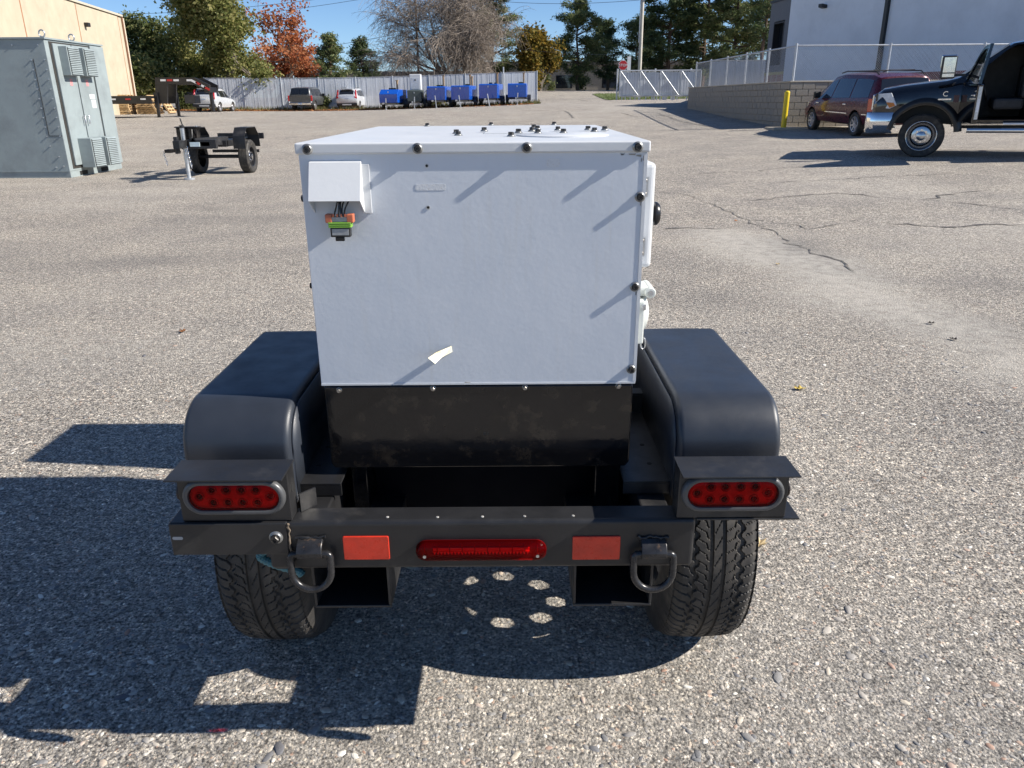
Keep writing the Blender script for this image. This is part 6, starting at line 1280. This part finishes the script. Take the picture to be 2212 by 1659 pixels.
broadleaf('locust_tree', 'large yellow-green locust tree towering behind the gooseneck trailer', 405, 70, 13.5, .75, locust, 40000, .15, 11, .34, .3, 4, 1.25, ext=(262, 545, -70))
broadleaf('locust_tree', 'lower yellow-green locust leaning out over the left fence end', 505, 71, 8.5, .85, locust, 11000, .13, 12, .2, .3, 4, .7, ext=(455, 600, 60))
broadleaf('shrubby_tree', 'dark green shrubby tree next to the tan building corner', 305, 74, 9, .8, darkleaf, 13000, .14, 13, .22, .26, 4, .8, ext=(268, 360, 35))
broadleaf('locust_tree', 'middling locust filling the gap beside the dark shrubby tree', 395, 73, 9, .8, locust, 16000, .14, 18, .2, .28, 4, 1.0, ext=(325, 480, 45))
broadleaf('shrubby_tree', 'low green thicket under the locust beside the tan building', 345, 73, 5, .9, darkleaf, 9000, .13, 14, .14, .25, 4, .7, ext=(285, 420, 150))
broadleaf('maple_tree', 'orange autumn maple with half its leaves fallen', 590, 80, 10.8, .62, orangel, 4000, .15, 15, .26, .3, 4, .45, .5, kids=(3, 5), ext=(535, 690, -15))
broadleaf('maple_tree', 'low dense red-orange maple behind the fence left of the pines', 640, 84, 6.4, .7, orangel, 5200, .15, 16, .18, .28, 4, .6, ext=(570, 690, 95))
pine('small_pine', 'small dark pine right of the orange maple', 715, 92, 6.6, 2.6, 21, pinel, 9000, .1)
pine('small_pine', 'small ragged pine partly hidden by the bare tree', 785, 96, 6.2, 2.2, 22, pined, 7000, .12)
pine('tall_pine', 'tall pine standing behind the bare willow', 1060, 96, 10.5, 4.2, 23, pinel, 14000, .15, cone=.35)
broadleaf('yellow_maple', 'round olive and yellow maple at the end of the fence', 1166, 92, 8.2, .62, yellowl, 15000, .17, 17, .22, .28, 4, .75, ext=(1122, 1208, 62))
pine('spruce_tree', 'broad green spruce beside the yellow maple', 1246, 98, 9.6, 4.0, 24, pinel, 17000, .1, cone=.55)
pine('street_pine', 'dark pine left of the stop sign', 1312, 104, 8.0, 2.9, 25, pined, 10000, .2, cone=.45)
pine('street_pine', 'dark pine directly behind the utility pole', 1372, 106, 8.6, 2.8, 26, pined, 10000, .15, cone=.4)
pine('tall_pine', 'huge dark pine right of the utility pole', 1440, 96, 15, 4.6, 27, pined, 23000, .14, .3, .3, .26)
pine('tall_pine', 'huge green pine above the middle of the gate', 1515, 100, 15, 4.8, 28, pinel, 23000, .12, .3, .3, .26)
pine('tall_pine', 'huge olive pine left of the white building', 1580, 94, 14, 4.2, 29, pinel, 21000, .1, .28, .3, .26)
pine('tall_pine', 'slender tall pine trunk with sparse crown near the white building', 1640, 88, 16, 2.4, 30, pined, 9000, .3, .24, .3)
pine('tall_pine', 'second slender pine touching the grey building corner', 1668, 92, 16, 2.3, 31, pined, 8000, .3, .22, .3)
for k, (u, Y, h) in enumerate(((640, 70.0, 2.6), (700, 70, 1.6), (950, 70.6, 2.2), (985, 72.6, 3.2), (1012, 72.8, 3.3), (385, 69, 2.2), (1350, 108, 3), (1250, 108, 3), (1180, 112, 3.2), (730, 74, 3.6), (520, 74, 4.0))):
    broadleaf('shrub', ['weedy green shrub behind the dark SUV', 'low shrub between the SUV and the silver crossover', 'shrub growing behind the squat generator', 'yellow-green sapling poking over the fence', 'second sapling poking over the fence to the right', 'shrub under the gooseneck neck', 'street shrub behind the stop sign', 'street shrub under the spruce', 'street shrub behind the end of the fence', 'shrub behind the fence below the small pine', 'leafy shrub behind the left end of the fence'][k], u, Y, h, .8, locust if k in (2, 3, 4, 0) else darkleaf, 1800, .1, 40+k, .05, .3, 3, .45)
# the big bare weeping tree
def willow():
    r, p = tree_root('bare_willow', 'huge bare weeping tree with grey hanging twigs', 1000, 84, group='trees beyond the fence'); rs = random.Random(8); segs = []; tips = []
    for dx in (-.55, -.1, .35, .6): grow(rs, p+Vector((dx*.5, 0, .2)), Vector((dx, rs.gauss(0, .2), 1)), 4.6, .3, 3, segs, tips, .7, .05, (3, 5), 4, .16, .66)
    segs, tips = fit(segs, tips, p, 84, 785, 1110, -55)
    tw = MB(); base_ = [(q, d) for q, d, pts in tips]+[(pts[2], d) for q, d, pts in tips]+[(pts[j], (pts[j]-pts[j-1]).normalized()) for pts, rr in segs for j in (2, 4)]
    for q, d in base_:
        for k in range(3):
            e = q.copy(); dd = (d*.6+Vector((rs.gauss(0, .7), rs.gauss(0, .7), rs.gauss(.15, .5)))).normalized(); pts = [e.copy()]; L = rs.uniform(.8, 3.6); n = 7; dr_ = rs.uniform(.02, .36)
            for j in range(n): dd = (dd+Vector((rs.gauss(0, .24), rs.gauss(0, .24), -dr_))).normalized(); e = e+dd*L/n; pts.append(e.copy())
            pts = [x for x in pts if x.z > p.z+1.0]
            if len(pts) > 2:
                tw.tube(pts, [.02*(1-.7*i/len(pts)) for i in range(len(pts))], 3)
                for j in range(2, len(pts)-1, 2):
                    f_ = pts[j]; d2_ = Vector((rs.gauss(0, 1), rs.gauss(0, 1), rs.gauss(-.3, .6))).normalized(); tw.tube([f_, f_+d2_*.3, f_+d2_*.55+Vector((0, 0, -.12))], [.011, .008, .004], 3)
    wood(segs, 'trunk', bark, r); o = tw.build('twigs', wbark, r); return r
willow()
